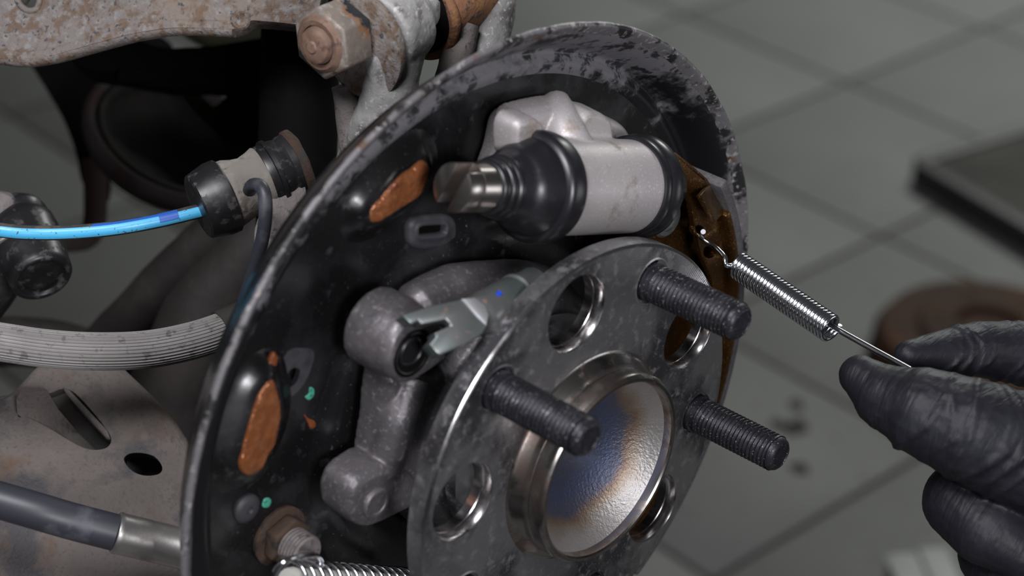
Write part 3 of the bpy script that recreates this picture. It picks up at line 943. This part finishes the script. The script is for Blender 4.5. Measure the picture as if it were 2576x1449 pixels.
def arc_strip(r0, r1, x0, x1, a0, a1, n=60):
    m = MB(); loops = []
    for k in range(n + 1):
        a = a0 + (a1 - a0) * k / n
        loops.append([pol(x0, r0, a), pol(x1, r0, a), pol(x1, r1, a), pol(x0, r1, a)])
    return m.loft(loops)


obj('table', arc_strip(98, 100.4, -42, -18, 26, -62), 'gold_chromate', shoe, bevel=.4)
obj('lining', arc_strip(100.5, 104.2, -42, -18.5, 33, -58), 'friction_lining', shoe, bevel=.8)
# lever plate with a joggled tab
LX = -21
lev_px = [(1690, 386), (1703, 386), (1740, 416), (1779, 450), (1788, 466), (1764, 490), (1800, 556), (1838, 552), (1862, 640), (1869, 720), (1862, 840), (1828, 900), (1812, 870), (1800, 760), (1790, 700),
          (1764, 640), (1746, 560), (1738, 510), (1718, 460)]
lev = [atx(a, b, LX) for a, b in lev_px]
h3 = closed([atx(a, b, LX) for a, b in [(1748, 590), (1746, 575), (1756, 566), (1770, 572), (1775, 588), (1764, 598)]], 4)
obj('parking_lever', MB().holed([lev, h3, hole2], Vector((-.0021, 0, 0))), 'gold_chromate', shoe, sharp=30, bevel=.35)
tq = [atx(1786, 464, LX), atx(1824, 532, LX), atx(1801, 559, LX + 7), atx(1764, 490, LX + 7)]
tn_ = (tq[1] - tq[0]).cross(tq[3] - tq[0]).normalized()
if tn_.dot(FW) < 0: tn_ = -tn_
obj('bent_tab', MB().prism(tq, tn_ * .0019), 'gold_chromate', shoe, bevel=.4)
tq = [atx(1688, 383, LX), atx(1704, 386, LX), atx(1779, 451, LX), atx(1775, 462, LX), atx(1698, 398, LX)]
obj('top_flange', MB().prism(tq, Vector((-.006, 0, 0))), 'gold_chromate', shoe, bevel=.5)
pc = atx(1672, 548, -27)
obj('pivot_pin', MB().lathe([(6.5, -2), (6.5, 1), (5.6, 2), (4.0, 2.2), (3.8, 1.6), (.01, 1.6)], pc, EX, 32), 'zinc', shoe)

# ================================================================== TENSION SPRING AND HOOK TOOL
sA, sB = atd(1858, 668, .628), atd(2092, 828, .604)
tension = thing('tension_spring', sB, 'bright zinc tension spring hooked into the brown brake shoe, stretched to the glove', 'spring')
sx = (sB - sA); SL = sx.length; sx = sx.normalized()
e1, e2, _ = frame(sx)
NT = 28; RC = 3.95; WR = .76
path = []
for k in range(NT * 26 + 1):
    t = 2 * PI * k / 26
    path.append(sA + sx * (SL * k / (NT * 26)) + (e1 * math.cos(t) + e2 * math.sin(t)) * (RC / 1000))
obj('coil', MB().tube(path, WR, 8), 'spring_wire', tension, sharp=80)
hk = [path[0], atd(1829, 668, .624), atd(1823, 648, .624), atd(1806, 628, .627), atd(1786, 614, .629), atd(1768, 601, .630), atd(1756, 588, .632), atd(1748, 576, .640), atd(1752, 570, .644), atd(1762, 575, .642), atd(1769, 583, .628)]
obj('hook', MB().tube(spline(hk, 7), .84, 12), 'spring_wire', tension, sharp=80)

tA, tB = atd(2078, 812, .608), atd(2290, 930, .586)
tool = thing('hook_tool', tB, 'thin dark steel wire hook tool pulling the tension spring', 'tool')
obj('wire', MB().tube(spline([tA, atd(2150, 853, .600), tB], 8), .95, 14), 'tool_wire', tool)
hook_c = spline([tA, atd(2066, 806, .609), atd(2060, 812, .611), atd(2066, 820, .611)], 6)
obj('hook_end', MB().tube(hook_c, .9, 12), 'tool_wire', tool)

# ================================================================== GLOVED HAND
hand_m = MB()


def capsule(mb, a, b, ra, rb, seg=20):
    a, b = Vector(a), Vector(b); d = b - a; L_ = d.length
    f_ = frame(d)
    prof = []
    for k in range(7):
        t = -PI / 2 + PI / 2 * k / 6
        prof.append((max(.01, ra * math.cos(t)), ra * math.sin(t)))
    for k in range(7):
        t = PI / 2 * k / 6
        prof.append((max(.01, rb * math.cos(t)), L_ * 1000 + rb * math.sin(t)))
    mb.lathe(prof, a, d, seg, e=f_)


def digit(pts, rads):
    for i in range(len(pts) - 1):
        capsule(hand_m, pts[i], pts[i + 1], rads[i], rads[i + 1])


thumb = [atd(2164, 946, .592), atd(2228, 998, .588), atd(2325, 1036, .582), atd(2430, 1078, .580), atd(2570, 1135, .588), atd(2760, 1240, .606)]
digit(thumb, [6.6, 10.0, 13.6, 15.6, 18.0, 20])
index = [atd(2285, 892, .606), atd(2350, 888, .612), atd(2460, 878, .622), atd(2590, 890, .638), atd(2760, 970, .660), atd(2930, 1100, .672)]
digit(index, [4.6, 6.6, 9.0, 10.8, 12, 14])
middle = [atd(2570, 1390, .590), atd(2480, 1330, .592), atd(2424, 1262, .600), atd(2520, 1190, .625), atd(2700, 1130, .655), atd(2960, 1200, .678)]
digit(middle, [9, 11.5, 12.8, 12.6, 12.5, 14])
ringf = [atd(2660, 1530, .590), atd(2580, 1470, .595), atd(2515, 1395, .605), atd(2600, 1310, .632), atd(2780, 1250, .660), atd(2990, 1300, .682)]
digit(ringf, [8.6, 10.8, 13.0, 12.6, 12, 13.5])
pinky = [atd(2740, 1630, .605), atd(2660, 1580, .610), atd(2610, 1515, .618), atd(2700, 1430, .640), atd(2850, 1380, .665), atd(3010, 1400, .685)]
digit(pinky, [7.5, 9, 10.4, 10.4, 11, 13])
wrist = atd(3250, 1560, .665)
for q, r_ in ((thumb[-1], 20), (index[-1], 15), (middle[-1], 15), (ringf[-1], 15), (pinky[-1], 14)):
    capsule(hand_m, q, wrist, r_, 27)
capsule(hand_m, thumb[-1], middle[-1], 17, 16); capsule(hand_m, thumb[-2], index[-2], 9, 10)
capsule(hand_m, thumb[-2], ringf[2], 12, 9)
capsule(hand_m, wrist, atd(3700, 1900, .68), 28, 36, 28)
# folds of the nitrile film across the thumb


def fold(c, axis, r, a0, a1, w):
    e1, e2, a = frame(axis)
    pts = [c + (e1 * math.cos(t) + e2 * math.sin(t)) * (r / 1000) + a * (.0012 * math.sin(3 * t)) for t in [a0 + (a1 - a0) * k / 16 for k in range(17)]]
    hand_m.tube(pts, [w * (.35 + .65 * math.sin(PI * k / 16)) for k in range(17)], 10)


for a_, b_, f_, rr, w in ((2, 3, -.12, 13.1, .9), (2, 3, .08, 13.8, 1.25), (2, 3, .5, 14.6, .8), (2, 3, .78, 15.2, .9), (2, 3, .95, 15.5, 1.0), (3, 4, .12, 15.9, .8), (3, 4, .24, 16.2, .9), (3, 4, .36, 16.5, .8), (3, 4, .5, 16.8, .9),
                          (3, 4, .66, 17.2, .8), (1, 2, .35, 11.1, .7)):
    c = thumb[a_].lerp(thumb[b_], f_); fold(c, thumb[b_] - thumb[a_] + UP * random.uniform(-.008, .008), rr, 0, 2 * PI, w)
for k in range(9):
    f_ = k / 9; c = index[2].lerp(index[3], f_) if k > 3 else index[1].lerp(index[2], .2 + k * .22)
    fold(c, index[3] - index[2] + UP * random.uniform(-.01, .01), (9.3 + 1.5 * f_) if k > 3 else 7.4 + .55 * k, 0, 2 * PI, .75)
hand = obj('gloved_hand', hand_m, 'glove', loc=thumb[2], sharp=180)
rm = hand.modifiers.new('skin', 'REMESH'); rm.mode = 'VOXEL'; rm.voxel_size = .00075; rm.use_smooth_shade = True
sm = hand.modifiers.new('soft', 'SMOOTH'); sm.factor = .5; sm.iterations = 4
tx = bpy.data.textures.new('glove_wrinkles', 'CLOUDS'); tx.noise_scale = .0032; tx.noise_depth = 3
dp = hand.modifiers.new('wrinkles', 'DISPLACE'); dp.texture = tx; dp.strength = .0004; dp.mid_level = .5; dp.texture_coords = 'LOCAL'
tag(hand, 'hand in a dark wrinkled nitrile glove pinching the wire tool', 'hand')

# ================================================================== LOWER RETURN SPRING
l0, l1 = atx(722, 1462, -31), atx(1060, 1482, -31)
rs_ = thing('return_spring', l0, 'open coiled return spring along the bottom edge over a pale rod', 'spring')
ax = (l1 - l0); LL = ax.length; ax = ax.normalized()
e1, e2, _ = frame(ax)
path = []
NT2 = 16
for k in range(NT2 * 24 + 1):
    t = 2 * PI * k / 24
    path.append(l0 + ax * (LL * k / (NT2 * 24)) + (e1 * math.cos(t) + e2 * math.sin(t)) * .0060)
obj('coil', MB().tube(path, .62, 8), 'spring_wire', rs_, sharp=80)
hk = [atx(684, 1475, -27), atx(694, 1440, -26), atx(716, 1412, -25), atx(750, 1400, -25), atx(790, 1397, -26), atx(806, 1406, -28), atx(809, 1424, -30)]
obj('hook', MB().tube(spline(hk, 6), .75, 12), 'spring_wire', rs_, sharp=80)
inner = MB(); n = 60
pts = [l0 + ax * (LL * k / n) for k in range(n + 1)]
inner.tube(pts, [3.7 + .6 * abs(math.sin(k * PI / 4)) for k in range(n + 1)], 16)
obj('inner_rod', inner, 'inner_rod', rs_)

# ================================================================== SUSPENSION, LEFT SIDE


def sheet(name, pxs, p0, n, th, m, parent=None, holes=(), r=.004, bevel=1.2, **k):
    """a plate of real thickness lying in the plane through p0 with normal n"""
    n = n.normalized()
    if n.dot(FW) > 0: n = -n
    lo = [rnd([atp(a, b, p0, n) for a, b in pxs], r, 3)] + [closed([atp(a, b, p0, n) for a, b in h], 4) for h in holes]
    return obj(name, MB().holed(lo, n * (-th / 1000)), m, parent, bevel=bevel, **k)


# upper rusty arm
p0 = atd(300, 60, .640)
nu = (-FW * .9 + UP * .25 - RT * .15)
ua = thing('upper_arm', atd(300, 147, .64), 'large rusty grey pressed steel arm across the top left corner', 'suspension arm')
ua_px = [(-900, -420), (-900, 40), (-400, 90), (-90, 128), (0, 143), (62, 149), (130, 140), (205, 118), (330, 84), (425, 69), (520, 70), (588, 73), (604, 66), (628, 50), (700, 56), (790, 66), (860, -200), (700, -420)]
sheet('arm_plate', ua_px, p0, nu, 7, 'rusty_plate', ua, holes=[[(48, -8), (56, 12), (74, 24), (90, 20), (96, 0), (90, -24), (66, -30)]], bevel=1.5)
nn_ = nu.normalized()
hr = [atp(a, b, p0, nn_) for a, b in [(44, -8), (52, 14), (72, 27), (92, 22), (100, 0), (92, -27), (64, -34)]]
obj('hole_lip', MB().tube(closed(hr, 4) + [closed(hr, 4)[0]], 1.1, 10, cap=False), 'rusty_plate', ua)
lowedge = [atp(a, b, p0, nn_) for a, b in [(-900, 34), (-400, 84), (-90, 122), (0, 137), (62, 143), (130, 134), (205, 112), (330, 78), (425, 63), (520, 64), (588, 67)]]
obj('rolled_edge', MB().tube([q + FW * .003 for q in spline(lowedge, 5)], 3.2, 14), 'rusty_plate', ua)
obj('dimple', MB().lathe([(3.2, .6), (2.6, 1.2), (1.8, .8), (1.2, .1), (.01, -.3)], atp(606, 52, p0, nn_), -FW, 24), 'rusty_plate', ua)

# pivot bolt with nut and oval washer, knuckle arm, rusty bushing
A = Vector((-.10, .95, -.02)).normalized()
B = atd(800, 113, .578)
pb = thing('pivot_bolt', B, 'rusty pivot bolt with large hex nut and oval washer at the top', 'bolt')
obj('bolt_end', MB().lathe([(.01, -3.2), (1.6, -3.2), (2.0, -2.6), (3.8, -2.6), (5.2, -2.0), (5.8, -.8), (5.9, 3), (5.9, 14)], B, A, 40), 'bolt_rust', pb, jitter=(.25, 400))
nutm = hexagon(B, A, 11.6, .8, 13.5, .42, 1.3)
obj('nut', nutm, 'nut_steel', pb, bevel=.6, jitter=(.3, 250))
obj('nut_collar', MB().lathe([(6.2, -.2), (7.6, -.4), (8.8, .6), (9.6, 1.8)], B, A, 40), 'bolt_rust', pb, jitter=(.3, 400))
wcn = atd(906, 118, (B + A * .0135 - CAM).dot(FW))
e1, e2, _ = frame(A)
wq = []
for k in range(48):
    t = 2 * PI * k / 48
    d = e1 * (16.2 * math.cos(t)) + e2 * (16.8 * math.sin(t))
    wq.append(wcn + d / 1000)
obj('washer', MB().prism(wq, A * .0026), 'rusty_plate', pb, bevel=.5)

ka = thing('knuckle_arm', atd(930, 330, .60), 'light grey weathered cast arm behind the pivot nut', 'suspension arm')
KE = atd(988, 58, .594)
A2 = (RT * .58 + UP * .50 + FW * .64).normalized()
kam = MB()
kam.lathe([(.01, -9), (13.4, -9), (14.2, -7.5), (13.6, 4), (11, 7), (9, 9), (8.4, 14), (.01, 14)], KE, A2, 48)
nk = spline([KE, atd(985, 150, .594), atd(980, 240, .597), atd(950, 330, .602), atd(905, 440, .612), H(-68, -38, 62), H(-62, -30, 40)], 6)
kam.tube(nk, [12 - 3.0 * min(1, k / 9) for k in range(len(nk))], 24)
cast('arm_body', kam, 'grey_casting', ka, .8, 5, (1.6, 9))
nk2 = spline([atd(868, 215, .602), atd(880, 290, .604), atd(892, 370, .606), atd(895, 440, .614), H(-72, -44, 60)], 6)
obj('seam_flange', MB().tube(nk2, [4.6] * len(nk2), 16), 'dark_casting', ka, jitter=(.6, 150))
rc = spline([atd(1245, -90, .635), atd(1225, 60, .635), atd(1198, 190, .632), atd(1150, 330, .63)], 6)
obj('rear_column', MB().tube(rc, [8.0, 8.2] + [8.6] * (len(rc) - 2), 20), 'grey_casting', ka, jitter=(.9, 130))
rc2 = spline([atd(1165, 60, .622), atd(1145, 150, .622), atd(1130, 240, .622)], 6)
obj('seam_flange', MB().tube(rc2, [5.5] * len(rc2), 16), 'dark_casting', ka, jitter=(.7, 150))
BO = atd(1040, 34, .618)
bu = thing('rusty_bushing', BO, 'orange rusty bushing sleeve behind the light grey cast arm', 'bushing')
obj('rubber_core', MB().lathe([(.01, -2), (12.4, -1.6), (14.0, 0), (14.2, 4)], BO, A2, 48), 'matte_black', bu)
obj('sleeve', MB().lathe([(13.4, .6), (15.6, 0), (16.7, .8), (17.0, 2.2), (16.2, 3.4), (15.4, 4.2), (15.8, 5), (15.8, 33), (15.2, 34), (12, 34)], BO, A2, 56), 'rust', bu, sharp=50, jitter=(.6, 160))

# vertical damper tube
dm = thing('damper_tube', atd(735, 900, .672), 'black vertical damper tube in the shade behind the clamp', 'damper')
obj('tube', MB().tube([atd(760, -120, .690), atd(752, 300, .680), atd(742, 560, .674), atd(730, 900, .668), atd(724, 1080, .665)], [14, 14, 13.6, 13, 13], 36), 'matte_black', dm)
obj('collar', MB().tube([atd(744, 520, .674), atd(742, 545, .674)], [15.4, 15.4], 36), 'matte_black', dm)

# dark strap arching down the far left with brown foot
st = thing('bent_strap', atd(240, 600, .86), 'dark curved steel strap ending in a brown bent foot at the left', 'bracket')
p0 = atd(180, 300, .86)
sheet('strap', [(30, 90), (420, 90), (440, 150), (330, 195), (250, 230), (226, 290), (250, 380), (272, 470), (262, 520), (205, 470), (190, 380), (160, 300), (110, 215)], p0, -FW, 9, 'matte_black', st, r=.006)
ft_ = spline([atd(236, 400, .858), atd(240, 480, .857), atd(238, 560, .855), atd(218, 598, .852), atd(160, 606, .848), atd(60, 606, .842)], 5)
obj('bent_foot', MB().tube(ft_, [5.2] * len(ft_), 18), 'brown_strap', st)

# big round cup (spring seat)
sc = thing('spring_seat', atd(430, 520, .80), 'large dark round spring seat with dusty pinkish rim', 'spring seat')
sn_ = (-FW + UP * 1.04 + RT * .72).normalized()
so = atd(437, 344, .80)
obj('seat_rim', MB().lathe([(31, -5), (35, -6), (38, -4), (38.8, -1), (38.0, 1.6), (36, 2.4), (34.2, 1.8), (33.4, .2)], so, sn_, 72), 'pink_grey_iron', sc, sharp=60)
obj('seat_step', MB().lathe([(33.6, .4), (32.8, 2.0), (31.0, 2.4), (29.6, 1.0), (29.0, -5)], so, sn_, 72), 'dark_brown_iron', sc, sharp=60)
obj('seat_bowl', MB().lathe([(29.4, -3), (27, -9), (22, -13), (14, -15), (.01, -15.5)], so, sn_, 64), 'dark_brown_iron', sc, sharp=60)
obj('seat_underside', MB().lathe([(38, -3), (36, -8), (28, -15), (16, -19), (.01, -19)], so, sn_, 64), 'pink_grey_iron', sc, sharp=60)
olb = thing('olive_bracket', atd(600, 400, .77), 'blurred dark olive bracket with triangular opening above the spring seat', 'bracket')
sheet('bracket_plate', [(440, 205), (560, 196), (760, 180), (760, 420), (640, 410), (575, 372), (540, 318), (480, 262)], atd(580, 280, .77), -FW + UP * .35, 7, 'olive_iron', olb, holes=[[(482, 218), (520, 222), (580, 230), (562, 248), (538, 268), (512, 246)]], r=.005)

# olive coil spring behind
cs_ = thing('olive_coil_spring', atd(600, 480, .88), 'blurred olive green coil spring wire behind the round seat', 'spring')
for k, pth in enumerate([[(440, 40), (520, 90), (600, 98), (700, 80)], [(470, 210), (560, 215), (640, 190), (720, 150)], [(500, 330), (570, 290), (640, 300), (720, 350)], [(470, 420), (560, 400), (640, 420), (720, 440)]]):
    q = spline([atd(a, b, .88 + .01 * k) for a, b in pth], 6)
    obj('coil', MB().tube(q, [5.2] * len(q), 16), 'olive_iron', cs_)
# black subframe beam
sf = thing('subframe_beam', atd(560, 215, .755), 'black subframe beam crossing under the upper rusty arm', 'beam')
sheet('beam', [(120, 60), (340, 95), (400, 122), (520, 118), (640, 98), (760, 80), (760, 190), (640, 200), (520, 206), (420, 206), (330, 188), (200, 170)], atd(540, 160, .755), -FW + UP * .3, 14, 'matte_black', sf, r=.006)
obj('lip', MB().tube(spline([atd(300, 190, .75), atd(420, 204, .75), atd(520, 204, .75), atd(640, 198, .75), atd(760, 186, .75)], 5), 2.4, 12), 'matte_black', sf)

# sensor lead clamp
k0, k1 = atd(508, 510, .625), atd(742, 452, .612)
ka_ = (RT * .86 + UP * .40 + FW * .30).normalized()
cl = thing('cable_clamp', k0 - EZ * .01, 'black banded clamp holding a dusty tan rubber grommet', 'clamp')
KO = atd(536, 506, .620)
obj('black_cup', MB().lathe([(.01, -5.4), (10.0, -5.4), (10.8, -4.8), (11.7, -1), (11.8, -.6), (12.3, 1.4), (12.3, 4.6), (11.6, 5.2), (9.8, 5.0)], KO, ka_, 48), 'scuffed_black', cl)
gl = MB().lathe([(9.8, 4.4), (11.0, 5.2), (10.8, 7), (10.0, 10), (9.7, 12.5), (10.2, 15.5), (10.9, 17.8), (9.8, 19.6)], KO, ka_, 48)
obj('grommet', gl, 'dusty_clay', cl, sharp=70, jitter=(.6, 160))
obj('band', MB().lathe([(9.8, 18), (10.8, 18.2), (11.0, 19), (11.0, 24), (10.6, 25.6), (11.2, 26.4), (11.2, 28.5), (10.4, 29)], KO, ka_, 48), 'scuffed_black', cl)
obj('band_ridge', MB().lathe([(10.9, 20.6), (11.9, 20.8), (11.9, 22.2), (10.9, 22.4)], KO, ka_, 48), 'scuffed_black', cl)
obj('bracket', MB().lathe([(.01, 28.4), (11.6, 28.4), (12.2, 29.2), (12.2, 31.0), (11.4, 31.6), (.01, 31.6)], KO, ka_, 48), 'dark_rust', cl, jitter=(.4, 200))
sheet('bracket_leg', [(640, 560), (700, 470), (748, 420), (772, 470), (770, 560), (700, 680), (640, 720)], atd(720, 540, .618), -FW + RT * .2 + UP * .2, 4, 'dark_casting', cl)
wl = spline([atd(628, 478, .600), atd(636, 466, .594), atd(654, 468, .590), atd(666, 492, .588), atd(668, 540, .588), atd(660, 600, .590), atd(640, 670, .594), atd(612, 770, .600), atd(592, 880, .608), atd(640, 960, .622), H(-66, -66, 30), H(-49.5, -60, 24)], 6)
tag(obj('sensor_lead', MB().tube(wl, 2.15, 20), 'hose_black', loc=wl[0]), 'black rubber lead curving out of the tan grommet and down', 'cable')

# blue striped cable
cpts = spline([atd(-900, 380, .62), atd(-500, 470, .612), atd(-220, 545, .607), atd(0, 579, .607), atd(100, 586, .609), atd(200, 583, .611), atd(300, 573, .613), atd(400, 555, .616), atd(490, 534, .619), atd(540, 522, .621)], 6)
bc_ = thing('striped_cable', atd(200, 600, .611), 'thin black cable with bright blue stripe running in from the left', 'cable')
obj('sheath', MB().tube(cpts, 2.35, 20), 'cable_black', bc_)


def stripe(m, pts, r, a0, a1, th=.25, seg=8):
    loops = []
    n = len(pts)
    for i in range(n):
        t = (pts[min(i + 1, n - 1)] - pts[max(i - 1, 0)]).normalized()
        f_ = (-FW - t * (-FW).dot(t)).normalized(); u_ = t.cross(f_)
        if u_.dot(UP) < 0: u_ = -u_
        l = []
        for rr, rng in ((r, range(seg + 1)), (r - th, range(seg, -1, -1))):
            for k in rng:
                a = a0 + (a1 - a0) * k / seg
                l.append(pts[i] + (f_ * math.cos(a) + u_ * math.sin(a)) * (rr / 1000))
        loops.append(l)
    return m.loft(loops)


obj('blue_stripe', stripe(MB(), cpts, 2.42, -.95, .55), 'cable_blue', bc_, sharp=60)
i0 = 6 * 7 + 0
obj('blue_tape', stripe(MB(), cpts[i0:i0 + 4], 2.5, -.4, 1.0), 'tape_blue', bc_, sharp=60)
obj('blue_tape', stripe(MB(), cpts[32:43], 2.47, .52, .95), 'tape_blue', bc_, sharp=60)

# ribbed grey hose
hp = spline([atd(-900, 620, .62), atd(-500, 745, .608), atd(-200, 828, .602), atd(0, 860, .604), atd(120, 877, .607), atd(240, 884, .610), atd(360, 880, .614), atd(460, 863, .618), atd(550, 836, .623), atd(640, 795, .630)], 6)
NR = 34
rh = thing('ribbed_hose', atd(240, 930, .610), 'thick grey hose with fine lengthwise ribs at the left', 'hose')
obj('hose_wall', MB().tube(hp, 5.9, NR * 6, shape=lambda t, i: 1 + .026 * (1 if math.sin(t * NR) > .1 else -1)), 'ribbed_rubber', rh, sharp=25)
obj('end_fitting', MB().tube([atd(556, 834, .624), atd(600, 815, .627), atd(640, 795, .632)], [6.8, 6.8, 6.8], 32), 'dark_brown_iron', rh)

# black ball joint / link end at the far left
bj = thing('link_ball_joint', atd(60, 760, .62), 'black rubber ball joint with round capped end at the left edge', 'ball joint')
ja = (-FW * .55 + RT * .42 - UP * .72).normalized()
jo = atd(104, 700, .650)
obj('housing', MB().lathe([(9.6, -27), (11.6, -24), (12.0, -20), (11.4, -8), (11.0, -2.4), (10.9, -1.0), (10.2, .2), (9.2, .5), (8.4, .1), (8.0, -.9)], jo, ja, 56), 'scuffed_black', bj, sharp=60)
obj('end_cap', MB().lathe([(8.1, -.8), (7.2, -1.2), (6.4, -1.1), (5.8, -.6), (4.6, -.4), (2, -.8), (.01, -1)], jo, ja, 48), 'scuffed_black', bj, sharp=60)
obj('upper_cap', MB().lathe([(9.8, -26), (10.6, -28.5), (9.8, -31), (7.6, -33.5), (.01, -35)], jo, ja, 48), 'scuffed_black', bj, sharp=60)
obj('link_arm', MB().tube([atd(40, 640, .67), atd(-20, 740, .675), atd(-110, 860, .68), atd(-500, 1350, .70)], [8, 7.5, 7, 7], 24), 'scuffed_black', bj)
obj('clip_ring', MB().tube(spline([atd(-40, 640, .632), atd(-8, 612, .630), atd(20, 594, .630), atd(50, 590, .632)], 5), 1.0, 10), 'brushed_ferrule', bj)
tag(obj('grey_link_tip', MB().lathe([(.01, -8), (5.4, -7), (6.4, -3), (6.2, 3), (4, 8), (.01, 9)], atd(-2, 545, .66), (RT * .4 + UP * .9).normalized(), 24), 'dark_casting'), 'small grey rounded metal tip at the left edge above the cable', 'link')

# dark links in the middle background
tl = thing('trailing_link', atd(300, 850, .76), 'dark brown diagonal trailing link descending to the lower left', 'suspension link')
q = spline([atd(640, 500, .74), atd(540, 590, .745), atd(420, 705, .755), atd(300, 830, .77), atd(180, 960, .785), atd(60, 1090, .80)], 6)
obj('link_tube', MB().tube(q, [9.5] * len(q), 28), 'dark_brown_iron', tl, jitter=(.6, 90))
q = spline([atd(700, 560, .74), atd(600, 690, .745), atd(520, 800, .75), atd(470, 930, .755), atd(430, 1080, .76), atd(420, 1240, .76)], 6)
obj('dark_filler', MB().tube(q, [13 + .35 * k for k in range(len(q))], 28), 'dark_brown_iron', tl, jitter=(.8, 80))  # dark body added to fill the black gap beside the lower arm
cbm = thing('cross_beam', atd(100, 900, .80), 'low dark brown beam end behind the ribbed hose', 'beam')
obj('beam_tube', MB().tube(spline([atd(-120, 880, .80), atd(0, 860, .80), atd(140, 868, .80), atd(240, 905, .80), atd(330, 960, .80)], 5), [11, 11] + [10.5] * 19, 24), 'dark_brown_iron', cbm, jitter=(.6, 80))
obj('beam_lug', MB().tube(spline([atd(200, 920, .79), atd(260, 870, .785), atd(330, 850, .78)], 5), [8] * 11, 20), 'dark_brown_iron', cbm, jitter=(.6, 100))

# lower control arm with slot and hole
n_l = Vector((.42, -.46, .78)).normalized()
p0 = atd(220, 1180, .635)
la = thing('lower_control_arm', atd(100, 1449, .60), 'rusty pressed steel lower arm with long slot and oval hole', 'suspension arm')
la_px = [(-900, 1800), (-900, 1180), (-400, 1120), (-120, 1070), (-20, 1012), (30, 998), (70, 960), (110, 922), (180, 905), (255, 905), (330, 965), (420, 1060), (490, 1170), (640, 1240), (760, 1400), (640, 1800)]
slot = [(46, 1048), (47, 1022), (66, 996), (122, 990), (158, 978), (190, 990), (240, 1044), (274, 1090), (279, 1112), (264, 1128), (228, 1131), (190, 1117), (120, 1075), (70, 1050)]
hole = [(312, 1158), (322, 1143), (350, 1139), (384, 1146), (403, 1164), (408, 1182), (395, 1194), (362, 1196), (332, 1184)]
sheet('arm_plate', la_px, p0, n_l, 5, 'rusty_arm', la, holes=[slot, hole], r=.006, bevel=.9, sharp=40)


def lp_(px, py, d=0):
    return atp(px, py, p0, n_l) - n_l * (d / 1000)


obj('slot_lip', MB().prism([lp_(157, 976, -1), lp_(176, 982, -1), lp_(272, 1084, -1), lp_(280, 1108, -1), lp_(268, 1104, 0), lp_(166, 992, 0)], -n_l * .010), 'rusty_arm', la, bevel=.6)
chan = [[lp_(47, 1046, -2), lp_(50, 1016, -5), lp_(68, 995, -7), lp_(124, 990, -5)], [lp_(66, 1056, 2), lp_(80, 1040, 1), lp_(100, 1030, 2), lp_(140, 1020, 4)],
        [lp_(128, 1082, 4), lp_(140, 1078, 6), lp_(156, 1072, 9), lp_(180, 1064, 12)], [lp_(196, 1120, 6), lp_(206, 1120, 10), lp_(220, 1118, 15), lp_(236, 1112, 20)]]
cm = MB(); nv = []
for row in chan: nv += row
for row in chan: nv += [q - n_l * .003 for q in row]
fc = []
for a in range(3):
    for b in range(3):
        fc.append((a * 4 + b, a * 4 + b + 1, a * 4 + b + 5, a * 4 + b + 4)); fc.append(tuple(16 + q for q in (a * 4 + b + 4, a * 4 + b + 5, a * 4 + b + 1, a * 4 + b)))
rimq = [0, 1, 2, 3, 7, 11, 15, 14, 13, 12, 8, 4]
for k in range(12):
    a, b = rimq[k], rimq[(k + 1) % 12]; fc.append((a, b, b + 16, a + 16))
cm.add(nv, fc)
obj('pressed_channel', cm, 'rusty_arm', la, sharp=60)
obj('lower_skin', MB().prism([lp_(a, b, 24) for a, b in la_px], -n_l * .003), 'dark_brown_iron', la)  # dark sheet added below, keeps the lit floor out of the slot
obj('rolled_edge', MB().tube(spline([lp_(-900, 1184, 3), lp_(-400, 1124, 3), lp_(-120, 1074, 3), lp_(-20, 1016, 3), (lp_(30, 1002, 3)), lp_(70, 964, 3), lp_(110, 926, 3), lp_(180, 909, 3), lp_(255, 909, 3), lp_(330, 969, 3), lp_(420, 1064, 3), lp_(490, 1174, 3)], 5), 2.6, 12), 'rusty_arm', la)

# black cable sheath with steel ferrule
ca_ = thing('parking_brake_cable', atd(200, 1350, .59), 'black cable sheath with brushed steel ferrule at lower left', 'cable')
P = [atd(-900, 960, .60), atd(-500, 1108, .586), atd(-220, 1195, .581), atd(60, 1276, .580), atd(180, 1311, .583), atd(292, 1340, .586)]
obj('sheath', MB().tube(spline(P, 6), 5.6, 32), 'hose_black', ca_)
d = (P[5] - P[4]).normalized()
obj('ferrule', MB().lathe([(5.0, -.4), (6.3, -.2), (6.5, .6), (6.3, 1.4), (6.3, 21), (6.8, 22), (6.8, 28), (4, 28.5)], P[5], (d + FW * .12).normalized(), 48), 'brushed_ferrule', ca_)
fe = P[5] + (d + FW * .12).normalized() * .026
obj('inner_cable', MB().tube(spline([fe, fe + (d + FW * .12).normalized() * .012, H(-66, -92, -22), H(-50, -84, -26)], 6), 3.2, 20), 'hose_black', ca_)

bpy.context.view_layer.update()
